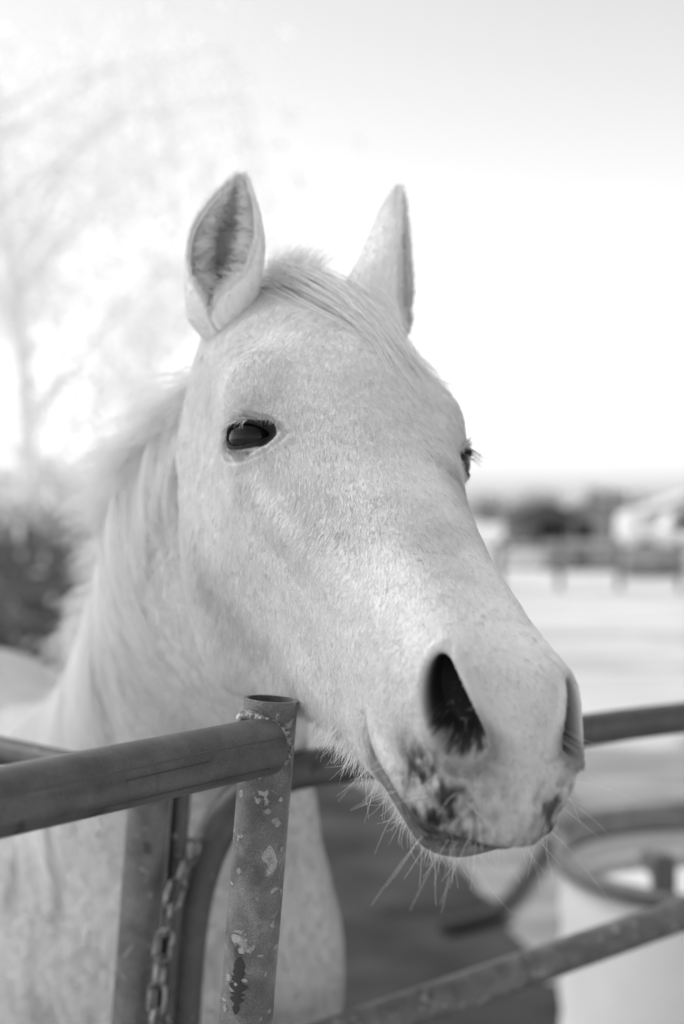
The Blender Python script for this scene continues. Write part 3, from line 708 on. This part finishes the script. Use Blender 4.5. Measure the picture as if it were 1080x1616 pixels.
MB().tube(lin((rb2[0], rb2[1], 0), (rb2[0], rb2[1], ra[2] + .05), 12), R, 24).build('post', galv, pa)
# weld bead: where the rail meets the post
def weld(c, d, rail_r, post_c, post_ax, post_r, n=150):
    up = unit(post_ax - d * (post_ax @ d)); sd_ = np.cross(d, up); V = []; pts = []
    for k in range(n):
        a = 2 * math.pi * k / n; r = rail_r + .0008; lx = math.cos(a) * r; lz = math.sin(a) * r
        h = math.sqrt(max(post_r ** 2 - lx ** 2, 0.00002)) if abs(lx) < post_r else .0045
        pts.append(c + d * (h + .0005) + sd_ * lx + up * lz)
    rr = [.0022 + .0016 * abs(math.sin(k * .9)) + random.random() * .0011 for k in range(n)]
    pts.append(pts[0]); rr.append(rr[0]); MB_ = MB().tube(pts, rr, 10, caps=False); return MB_
cpt = ra - 0; cc_ = top + ax * (((ra - top) @ ax)); weld(cc_, rd, RR, cc_, ax, R).build('weld', weldm, pa)
# bare streak scraped into the post's paint
def scrape(z0, z1, ang, wid, name, m_):
    pts = []; V = []; F = []; nz, nw = 26, 8; side_ = unit(np.cross(ax, [0, 1, 0])); fr = np.cross(side_, ax); fr = fr if fr[1] < 0 else -fr
    for i in range(nz):
        t = i / (nz - 1); p = top + ax * ((z0 + (z1 - z0) * t - top[2]) / ax[2]); w_ = wid * math.sin(math.pi * min(1, t * 1.0 + .02)) ** .5 * (.35 + 1.0 * random.random())
        for k in range(nw):
            a = ang + (k / (nw - 1) - .5) * w_; V.append(p + (side_ * math.sin(a) + fr * math.cos(a)) * (R + .0006))
    F = [(i * nw + k, i * nw + k + 1, (i + 1) * nw + k + 1, (i + 1) * nw + k) for i in range(nz - 1) for k in range(nw - 1)]
    return link(name, mesh_from(V, F), m_, pa)
scrape(at(0, 1500, 1.08)[2], at(0, 1590, 1.08)[2], .35, .55, 'scraped_patch', mat('bare_steel_dark', .03, .6))
for _ in range(14):
    zz = at(0, random.uniform(1245, 1600), 1.08)[2]; h_ = random.uniform(.002, .006); scrape(zz, zz + h_, random.uniform(-1.0, 1.0), random.uniform(.12, .35), 'paint_flake', mat('pale_flake', random.uniform(.2, .3), .6))

# gate panel behind: rounded corner, top rail to the right, second rail
pb = empty('pipe_gate', at(288, 1700, 1.5)[:2] + (0,))
tag(pb, 'dark pipe gate panel with a rounded corner running behind the horse muzzle', 'gate')
x0, y0, _ = at(286, 1700, 1.5)
crv = [(x0 - .002, y0, z) for z in np.linspace(.18, 1.04, 10)] + [at(290, 1545, 1.5), at(293, 1490, 1.5), at(299, 1440, 1.5), at(309, 1390, 1.5), at(325, 1340, 1.5), at(348, 1292, 1.505), at(378, 1252, 1.51), at(415, 1225, 1.515), at(470, 1213, 1.525)]
A_ = np.array(crv); A_ = np.concatenate([A_, np.array(lin(at(520, 1209, 1.545), at(1000, 1142, 1.84), 14)), np.array([at(1600, 1071, 2.3)])])
u_ = np.concatenate([[0], np.cumsum(np.linalg.norm(np.diff(A_, axis=0), axis=1))]); uu = np.linspace(0, u_[-1], 160); A2 = np.stack([np.interp(uu, u_, A_[:, k]) for k in range(3)], 1); A2 = gsm(A2, 8, 0, False)
MB().tube(A2, .0205, 28).build('outer_frame', darkp, pb)
e0, e1 = np.array(at(285, 1722, 1.5)), np.array(at(1080, 1443, 1.9)); e2 = e0 + (e1 - e0) * 1.75
pe = A2[-1]
def rail_end(z): return (pe[0], pe[1], z)
MB().tube(lin(e0, e1, 14) + [rail_end(e1[2] + .02)], .0215, 28).build('rail', dull, pb)
for k in (1, 2): MB().tube(lin(e0 - np.array([0, 0, .28 * k]), e1 - np.array([0, 0, .28 * k]), 12) + [rail_end(e1[2] + .02 - .28 * k)], .0205, 24).build('rail', dull, pb)
MB().tube(lin(rail_end(.1), tuple(pe), 10), .0205, 24).build('end_post', darkp, pb)

# post beside the gate and the rail going left from it
pc = empty('gate_post', at(205, 1616, 1.44)[:2] + (0,))
tag(pc, 'pale weathered steel gate post left of the hanging chain', 'post')
c1, c2 = np.array(at(210, 1600, 1.44)), np.array(at(238, 1230, 1.44)); cx = unit(c2 - c1); cf = c1 + cx * (-c1[2] / cx[2])
MB().tube(lin(cf, c2, 40), .0215, 32).build('post', dull, pc)
MB().tube(lin(cf + [.030, .02, 0], c2 + [.030, .02, 0], 20), .010, 20).build('hinge_rod', darkp, pc)
pd = empty('rail_fence', at(-80, 1170, 1.62)[:2] + (0,))
tag(pd, 'thin blurred pipe fence rail behind the thick near rail, at left', 'fence')
d0, d1 = np.array(at(232, 1238, 1.45)), np.array(at(-80, 1168, 1.64)); d2 = d0 + (d1 - d0) * 3.5
MB().tube(lin(d0 - (d1 - d0) * .0, d2, 20), .0165, 24).build('rail', darkp, pd)
MB().tube(lin(d0 - [0, 0, .35], d2 - [0, 0, .35], 12), .0165, 24).build('rail', darkp, pd)
MB().tube(lin((d2[0], d2[1], 0), tuple(d2 + [0, 0, .03]), 8), .0205, 24).build('post', darkp, pd)

# chain
ch = empty('chain', at(250, 1616, 1.41)[:2] + (1.0,))
tag(ch, 'rusty steel chain hanging between the pale post and the curved gate pipe', 'chain')
steel = noisy('chain_steel', .05, .30, 90, .38, .5, .3)
def torus_link(c, d, w_, L=.034, W=.0125, r=.0026):
    d = unit(np.array(d)); w_ = unit(np.array(w_) - d * (np.array(w_) @ d)); pts = []; h = L / 2 - W / 2 - r
    W2 = W / 2 + r * .6
    for k in range(36):
        a = 2 * math.pi * k / 36; p = c + w_ * (math.cos(a) * W2) + d * (math.sin(a) * W2 + (h if math.sin(a) > 0 else -h)); pts.append(p)
    P_ = np.array(pts); V = []; n = 10; m = len(P_); bn = np.cross(d, w_)
    T = unit(np.roll(P_, -1, 0) - np.roll(P_, 1, 0)); F = []
    for i in range(m):
        a_ = np.cross(T[i], bn)
        for k in range(n): t = 2 * math.pi * k / n; V.append(P_[i] + r * (math.cos(t) * a_ + math.sin(t) * bn))
    F = [(i * n + k, i * n + (k + 1) % n, ((i + 1) % m) * n + (k + 1) % n, ((i + 1) % m) * n + k) for i in range(m) for k in range(n)]
    return mesh_from(V, F)
path = np.array([at(297, 1345, 1.455), at(284, 1385, 1.425), at(272, 1425, 1.412), at(262, 1470, 1.41), at(253, 1520, 1.41), at(248, 1570, 1.408), at(245, 1620, 1.408), at(243, 1680, 1.41), at(243, 1760, 1.41)])
u_ = np.concatenate([[0], np.cumsum(np.linalg.norm(np.diff(path, axis=0), axis=1))]); k = 0; s_ = .0
while s_ < u_[-1]:
    c_ = np.array([np.interp(s_, u_, path[:, j]) for j in range(3)]); e_ = np.array([np.interp(s_ + .01, u_, path[:, j]) for j in range(3)]); d_ = e_ - c_ if np.linalg.norm(e_ - c_) > 1e-5 else np.array([0, 0, -1.])
    w_ = np.array([1, .25, 0]) if k % 2 == 0 else np.array([.3, 1, 0]); w_ = w_ + RNG.normal(0, .2, 3)
    link('link', torus_link(c_, d_, w_, .036 if k == 0 else .033, .015 if k == 0 else .012), steel, ch); s_ += .0262; k += 1

# ================================================================== GROUND AND YARD
def gd(px, py): d = 1.6 * 2250 / (py - 795); return ((px - 540) / 2250 * d, d)
gmat = noisy('painted_sunlit_ground', .50, .78, .55, .95, 0, .4, 8, .1, (1, 2.6, 1), .3, .7)  # raised albedo paints in sunlight on the open yard
bm = bmesh.new(); bmesh.ops.create_grid(bm, x_segments=120, y_segments=160, size=1)
for v in bm.verts:
    v.co.x *= 900; v.co.y = (v.co.y + .9) * 900
    v.co.z = 0
me_ = bpy.data.meshes.new('ground'); bm.to_mesh(me_); bm.free(); g_ = link('ground', me_, gmat); tag(g_, kind='structure')
def sheet(name, pts, z, material, jit=0):
    P_ = np.array(pts, float); Q_ = np.roll(P_, -1, 0); V = (P_[:, None] + (Q_ - P_)[:, None] * (np.arange(16) / 16)[None, :, None]).reshape(-1, 2)
    V = gsm(V + RNG.normal(0, jit * 4, V.shape), 10, 0, True)
    return tag(link(name, mesh_from([(x, y, z) for x, y in V], [list(range(len(V)))]), material, smooth=False), kind='structure')
shade_soil = noisy('painted_ground_shade', .018, .062, 2.2, .8, 0, .6, 8, .2)
sheet('painted_ground_shade', [gd(*p) for p in [(300, 1215), (560, 1228), (640, 1290), (735, 1390), (785, 1432), (830, 1495), (900, 1560)]] + [(1.3, 3.6), (1.2, 1.2), (-3, 1.2), (-3.2, 6)], .004, shade_soil, .03)  # ground shade painted as a dark soil sheet

tram = noisy('trampled_soil', .22, .38, 1.6, .95, 0, .3, 8, .1, (1, 2.4, 1))
sheet('trampled_ground', [gd(-900, 1150), gd(200, 1120), gd(600, 1150), gd(900, 1180), gd(1300, 1160), gd(2400, 1180), (9, 1.5), (-9, 1.5)], .002, tram, .10)
strip = noisy('tyre_track', .38, .62, 2.5, .95, 0, .3, 8, .1, (1, 2, 1))
for a_, b_, w_ in ((930, 948, .5), (992, 1020, .5), (1068, 1046, .22)):
    (x0_, y0_), (x1_, y1_) = gd(700, a_), gd(1400, b_)
    sheet('track', [(x0_, y0_ - w_), (x1_, y1_ - w_), (x1_, y1_ + w_), (x0_, y0_ + w_)], .0035, strip, .08)

# round stock tank full of bright water
tk = empty('stock_tank', (1.085, 3.95, 0)); tag(tk, 'round pale water tank with a dark rim at the right edge', 'water tank')
tx, ty, tr, th = 1.075, 3.95, .46, .62
tankm = noisy('tank_wall', .72, .82, 3, .5, .0, .1)
rimm = noisy('tank_rim', .10, .16, 12, .5)
prof = [(tr - .02, .0), (tr, .02)]
for k in range(9): prof += [(tr + (.008 if k % 2 else 0), .05 + k * .06)]
prof += [(tr, th - .03), (tr - .012, th - .03), (tr - .012, .02)]
MB().lathe(prof, (tx, ty, 0), 72).build('wall', tankm, tk)
pts = [(tx + (tr + .004) * math.cos(a), ty + (tr + .004) * math.sin(a), th - .015) for a in np.linspace(0, 2 * math.pi, 65)]
MB().tube(pts, .024, 14, caps=False).build('rim', rimm, tk)
wm = mat('water', .02, .03, 0, .8); wm.node_tree.nodes['Principled BSDF'].inputs['Metallic'].default_value = .75; wm.node_tree.nodes['Principled BSDF'].inputs['Base Color'].default_value = (.85, .85, .85, 1)
V = [(tx, ty, th - .07)] + [(tx + (tr - .014) * math.cos(a), ty + (tr - .014) * math.sin(a), th - .07) for a in np.linspace(0, 2 * math.pi, 64, endpoint=False)]
link('water', mesh_from(V, [(0, k + 1, (k + 1) % 64 + 1) for k in range(64)]), wm, tk, smooth=False)
MB().box((.815, 3.61, th + .03), (.055, .07, .13), 0, .01).box((.815, 3.68, th + .04), (.05, .22, .05), 0, .01).build('float_valve', rimm, tk)

# dark tube added in place of a ground shadow by the tank
hm = mat('tyre_and_shadow_black', .03, .5)
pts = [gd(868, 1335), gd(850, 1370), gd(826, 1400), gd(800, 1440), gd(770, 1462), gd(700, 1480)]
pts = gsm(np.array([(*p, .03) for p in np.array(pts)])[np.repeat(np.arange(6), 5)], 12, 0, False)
hs = MB().tube(pts, .028, 12).build('shadow_tube', hm); tag(hs, 'dark tube added as a ground shadow left of the tank', 'shadow_tube')
pts = [gd(868, 1335), gd(884, 1300), gd(880, 1262), gd(860, 1240)]
# dark bars added behind the tank in place of dark shadow bands
pm = noisy('timber_and_shadow_grey', .12, .22, 10, .9)
pl = MB().tube(lin((*gd(880, 1262), .05), (*gd(912, 1322), .05), 8), [.05, .05, .048, .047, .046, .045, .044, .042], 12).build('added_dark_bar', pm); tag(pl, 'short dark bar added as a ground shadow behind the tank', 'dark_bar')
pl = MB().tube(lin((*gd(880, 1318), .05), (*gd(1180, 1280), .05), 10), .05, 12).build('added_dark_bar', pm); tag(pl, 'long dark bar added for the dark band behind the tank', 'dark_bar')

# ---- foliage
def leaf_mat(name, c1, c2, tr=.35):
    m = noisy(name, c1, c2, 3, .7, 0, 0, 3, .2); t = m.node_tree; b = t.nodes['Principled BSDF']; x = t.nodes.new('ShaderNodeBsdfTranslucent'); x.inputs[0].default_value = (c2, c2, c2, 1)
    mx = t.nodes.new('ShaderNodeMixShader'); mx.inputs[0].default_value = tr; t.links.new(b.outputs[0], mx.inputs[1]); t.links.new(x.outputs[0], mx.inputs[2]); t.links.new(mx.outputs[0], t.nodes['Material Output'].inputs[0]); return m
def leaves(c, n, size):
    """n small leaf quads at the points c"""
    c = np.asarray(c); a = unit(RNG.normal(0, 1, (n, 3))); b = unit(np.cross(a, RNG.normal(0, 1, (n, 3)))); s_ = size * RNG.uniform(.5, 1.3, (n, 1))
    V = np.stack([c - a * s_, c + b * s_ * .45, c + a * s_, c - b * s_ * .45], 1).reshape(-1, 3); return V, np.arange(n * 4).reshape(n, 4)
def tree(name, label, cat, base, height, crown_r, n, lm, tm, group=None, droop=.0, leaf=.06, trunk_r=.12, crown_lo=.3):
    r = empty(name, base); tag(r, label, cat, group)
    b = np.array(base, float); mb = MB(); tips = []
    tp = [b + np.array([math.sin(i * .9) * .04 * height * i / 6, math.cos(i * 1.3) * .03 * height * i / 6, height * .72 * i / 6]) for i in range(7)]
    mb.tube(tp, list(np.linspace(trunk_r, trunk_r * .35, 7)), 10)
    for k in range(22):
        i = random.uniform(crown_lo * 6 / .9, 6); p0 = tp[int(i)] * (1 - i % 1) + tp[min(6, int(i) + 1)] * (i % 1); a = random.uniform(0, 6.28); L = crown_r * random.uniform(.5, 1.0)
        e = p0 + np.array([math.cos(a) * L, math.sin(a) * L, height * random.uniform(.05, .26)]); m_ = (p0 + e) / 2 + np.array([0, 0, .12 * L]); pts = [p0, m_, e]
        if droop: pts += [e + np.array([math.cos(a) * .15 * L, math.sin(a) * .15 * L, -droop * height * random.uniform(.3, 1)])]
        mb.tube(pts, list(np.linspace(trunk_r * .3, .01, len(pts))), 6); tips += [np.array(pts[j]) * (1 - t) + np.array(pts[j + 1]) * t for j in range(len(pts) - 1) for t in np.linspace(.2, 1, 5)]
    mb.build('trunk', tm, r); tips = np.array(tips)
    c = tips[RNG.integers(0, len(tips), n)] + RNG.normal(0, crown_r * .13, (n, 3)); V, F = leaves(c, n, leaf); link('crown', mesh_from(V, F), lm, r, smooth=False)
    return r
def shrub(name, label, base, w, d, h, n, lm, tm, leaf=.05, group=None, cat='shrub'):
    r = empty(name, base); tag(r, label, cat, group); b = np.array(base, float); mb = MB()
    cl = [b + np.array([RNG.uniform(-w, w) * .8, RNG.uniform(-d, d) * .8, h * RNG.uniform(.25, .9)]) for _ in range(26)]
    for c in cl: mb.tube([b + (c - b) * [.4, .4, 0], (b + c) / 2, c], [.02, .014, .005], 5)
    mb.build('stem', tm, r); cl = np.array(cl); c = cl[RNG.integers(0, 26, n)] + RNG.normal(0, 1, (n, 3)) * [w * .2, d * .2, h * .12]; c[:, 2] = np.abs(c[:, 2]); V, F = leaves(c, n, leaf); link('foliage', mesh_from(V, F), lm, r, smooth=False); return r
pale = leaf_mat('glare_pale_leaf', .90, .96, .5); midl = leaf_mat('hazed_grey_leaf', .55, .72, .5); dkl = leaf_mat('dark_leaf', .14, .30, .3)  # glare painted into the pale leaf tone, distance haze into the grey one
palebark = noisy('glare_pale_bark', .82, .92, 8, .9); bark = noisy('bark', .06, .12, 8, .95, 0, .5)  # pale bark tone has the same glare painted in
tree('tree', 'tall pale tree with drooping twigs at the far left, glare painted into its colour', 'tree', (-3.4, 15, 0), 8.4, 2.9, 6500, pale, palebark, 'pale trees at the left', .34, .075, .13, .3)
tree('tree', 'smaller pale tree behind the horse neck, left of the ear', 'tree', (-2.3, 18, 0), 5.4, 1.5, 3500, pale, palebark, 'pale trees at the left', .22, .07, .09, .25)
shrub('shrub', 'grey shrub behind the horse mane', (-2.5, 14, 0), .8, .5, 1.9, 6000, leaf_mat('silver_leaf', .75, .88, .5), palebark, .06)
shrub('shrub', 'dark shrub low at the left edge behind the horse back', (-3.25, 11.6, 0), .5, .4, .85, 2600, dkl, bark, .05)
wood = noisy('old_boards', .08, .20, 14, .9, 0, .3, 6, .1, (1, 1, 8))
bf = empty('board_fence', (-3.2, 12.4, 0)); tag(bf, 'dark wooden board fence at the left behind the horse back', 'fence')
for z in (.26, .56, .86, 1.16): MB().box((-3.2, 12.4, z), (2.7, .03, .20), 0, .005).build('board', wood, bf)
for x in (-4.5, -3.9, -3.3, -2.72, -2.1): MB().box((x, 12.46, .70), (.12, .09, 1.40), 0, .008).build('post', wood, bf)
wp = MB().box((*gd(112, 1085), .36), (.07, .07, .72), 0, .006).lathe([(0, .80), (.03, .76), (.05, .72)], (*gd(112, 1085), 0), 16).build('marker_post', mat('white_paint', .8, .5)); tag(wp, 'short white post between the board fence and the horse neck', 'post')

# ---- the far side of the yard
grey1, grey2, white, darkm = noisy('sheet_metal', .30, .42, 4, .6), noisy('dark_siding', .09, .15, 5, .8), mat('white_enamel', .8, .4), mat('dark_opening', .02, .8)
def gable_shed(name, label, c, w, d, h, rz, wm_, rm, door=None, cat='shed'):
    r = empty(name, (c[0], c[1], 0), rz); tag(r, label, cat); M = Matrix.Translation((c[0], c[1], 0)) @ Matrix.Rotation(rz, 4, 'Z')
    def T(V): return [tuple(M @ Vector(v)) for v in V]
    rp = h + w * .18
    V = [(-w/2, -d/2, 0), (w/2, -d/2, 0), (w/2, -d/2, h), (0, -d/2, rp), (-w/2, -d/2, h), (-w/2, d/2, 0), (w/2, d/2, 0), (w/2, d/2, h), (0, d/2, rp), (-w/2, d/2, h)]
    MB().add(T(V), [(0, 1, 2, 3, 4), (9, 8, 7, 6, 5), (0, 5, 6, 1), (1, 6, 7, 2), (0, 4, 9, 5)]).build('wall', wm_, r, False)
    e = .25; mb = MB()
    for sg in (-1, 1):
        V = [(0, -d/2 - e, rp + .06), (sg * (w/2 + e), -d/2 - e, h - .04), (sg * (w/2 + e), d/2 + e, h - .04), (0, d/2 + e, rp + .06)]; V += [(x, y, z + .08) for x, y, z in V]
        mb.add(T(V), [(0, 1, 2, 3), (4, 5, 6, 7), (0, 1, 5, 4), (1, 2, 6, 5), (2, 3, 7, 6)])
    mb.build('roof', rm, r, False)
    if door:
        x, dw, dh = door; mb = MB(); V = [(x - dw/2, -d/2 - .03, 0.02), (x + dw/2, -d/2 - .03, .02), (x + dw/2, -d/2 - .03, dh), (x - dw/2, -d/2 - .03, dh)]; V += [(a, b + .025, z) for a, b, z in V]
        mb.add(T(V), [(0, 1, 2, 3), (4, 5, 6, 7), (0, 1, 5, 4), (1, 2, 6, 5), (2, 3, 7, 6), (3, 0, 4, 7)]).build('door', darkm, r, False)
    return r
def X(px, d): return (px - 540) / 2250 * d
gable_shed('shed', 'dark low shed on the far side of the yard, right of the horse face', (X(848, 46), 46), 1.7, 2.4, 1.25, .1, grey2, grey2, (.2, .9, 1.1))
gable_shed('shed', 'light grey shed beside the dark shed far away', (X(922, 48), 48), 1.5, 2.6, 1.35, 0, grey1, grey1, (-.2, .5, 1.0))
gable_shed('barn', 'white roofed barn at the far right edge', (X(1085, 60), 60), 3.4, 5, 1.3, -.1, grey1, white, (0, 1.2, 1.1), 'barn')
# hoop shelter with a dark arch
hp_ = empty('hoop_shelter', (X(822, 36), 36, 0)); tag(hp_, 'white hoop shelter with a dark arched frame, nearest the horse nose', 'shelter')
def arch(r, y, n=20): return [(X(822, 36) + r * math.cos(a), y, r * 1.05 * math.sin(a)) for a in np.linspace(0, math.pi, n)]
V = arch(.62, 35.4) + arch(.62, 37.2); MB().add(V, [(k, k + 1, k + 21, k + 20) for k in range(19)] + [tuple(range(20)), tuple(range(39, 19, -1))]).build('cover', white, hp_)
for y in (35.37, 37.23): MB().tube(arch(.66, y), .05, 8).build('arch_frame', grey2, hp_)
# white round tank on legs
wt = empty('water_tank', (X(995, 42), 42, 0)); tag(wt, 'white upright round tank far off at the right', 'tank')
MB().lathe([(0, .30), (.38, .30), (.42, .36), (.42, 1.15), (.34, 1.32), (.12, 1.42), (0, 1.43)], (X(995, 42), 42, 0), 32).build('tank_body', white, wt)
MB().lathe([(.12, 1.42), (.12, 1.50), (0, 1.51)], (X(995, 42), 42, 0), 20).build('lid', grey1, wt)
for sx_, sy_ in ((-1, -1), (1, -1), (1, 1), (-1, 1)): MB().box((X(995, 42) + sx_ * .26, 42 + sy_ * .26, .15), (.08, .08, .30)).build('leg', grey2, wt)
# pickup truck
tr_ = empty('pickup_truck', (X(1075, 38), 38, 0)); tag(tr_, 'white pickup truck parked far away at the right edge', 'truck')
bx, by = X(1075, 38), 38
V = [(-1.6, .42), (-1.6, .86), (-.55, .92), (-.30, 1.36), (.45, 1.38), (.62, .92), (1.65, .90), (1.65, .42)]
MB().add([(bx + x, by - .55, z) for x, z in V] + [(bx + x, by + .55, z) for x, z in V], [tuple(range(8)), tuple(range(15, 7, -1))] + [(k, (k + 1) % 8, (k + 1) % 8 + 8, k + 8) for k in range(8)]).build('body', white, tr_, False)
MB().add([(bx + x, by - .555, z) for x, z in [(-.45, .94), (-.26, 1.30), (.42, 1.31), (.54, .94)]], [(0, 1, 2, 3)]).build('window', darkm, tr_, False)
for wx in (-1.05, 1.1):
    for wy in (-.5, .5):
        w_ = link('wheel', mesh_from(*(lambda m: (m.V, m.F))(MB().tube([(bx + wx, by + wy - .1, .34), (bx + wx, by + wy + .1, .34)], .34, 24))), hm, tr_)
        link('rim', mesh_from(*(lambda m: (m.V, m.F))(MB().tube([(bx + wx, by + wy - .105, .34), (bx + wx, by + wy + .105, .34)], .18, 16))), grey1, w_, world=False)
# pole and far rails
up_ = empty('utility_pole', (X(967, 44), 44, 0)); tag(up_, 'tall grey pole between the grey shed and the white tank', 'pole')
MB().tube([(X(967, 44), 44, 0), (X(967, 44), 44, 2.05)], [.14, .11], 12).build('pole', pm, up_); MB().box((X(967, 44), 43.86, 1.85), (.9, .08, .10)).build('crossarm', pm, up_)
bale = noisy('straw', .22, .38, 12, .95, 0, .5)
for i, (px_, d_, lab) in enumerate([(880, 34, 'round grey hay bale farthest left in the far row, under the dark shed'), (918, 34.5, 'round hay bale second from left in the far row'), (956, 34, 'round hay bale below the tall grey pole'), (1010, 31, 'large round hay bale under the white tank'), (1052, 31.3, 'round hay bale in front of the pickup truck')]):
    o = MB().tube([(X(px_, d_) - .36, d_, .36), (X(px_, d_) - .34, d_, .36), (X(px_, d_) + .34, d_, .36), (X(px_, d_) + .36, d_, .36)], [.30, .36, .36, .30], 24).build('hay_bale', bale); tag(o, lab, 'hay bale', 'round bales along the far side')
for i, (px_, d_, h_, r_) in enumerate([(770, 120, 3.0, 2.4), (850, 130, 3.4, 3), (960, 90, 3.4, 1.6), (1020, 125, 2.8, 3), (1100, 110, 3.2, 3), (700, 130, 3, 3), (90, 60, 4, 3), (250, 90, 4, 3)]):
    labs = ['low far tree straight beyond the horse nose', 'far tree behind the dark shed', 'far tree rising behind the tall grey pole', 'far tree behind the white tank', 'far tree at the right edge behind the barn', 'far tree hidden behind the horse cheek', 'mid green tree beyond the board fence at left', 'far tree beyond the horse neck at left']
    tree('tree', labs[i], 'tree', (X(px_, d_), d_, 0), h_ * .78, r_, 2500, midl, bark, 'far trees on the horizon', 0, .28, .2, .15)

fr_ = empty('rail_fence', (X(900, 27), 27, 0)); tag(fr_, 'low grey rail fence running across the yard in front of the hay bales', 'fence')
for z in (.42, .78): MB().tube([(X(690, 27), 27, z), (X(1500, 25), 25, z)], .035, 8).build('rail', pm, fr_)
for px_ in range(700, 1500, 90): MB().tube([(X(px_, 26.8), 27.02 - (px_ - 690) / 405, 0), (X(px_, 26.8), 27.02 - (px_ - 690) / 405, .95)], .06, 10).build('post', pm, fr_)
shrub('shrub', 'mid grey brush growing through the dark board fence', (-2.7, 12.8, 0), 1.1, .35, 1.5, 4200, leaf_mat('brush_leaf', .26, .42, .4), bark, .05)
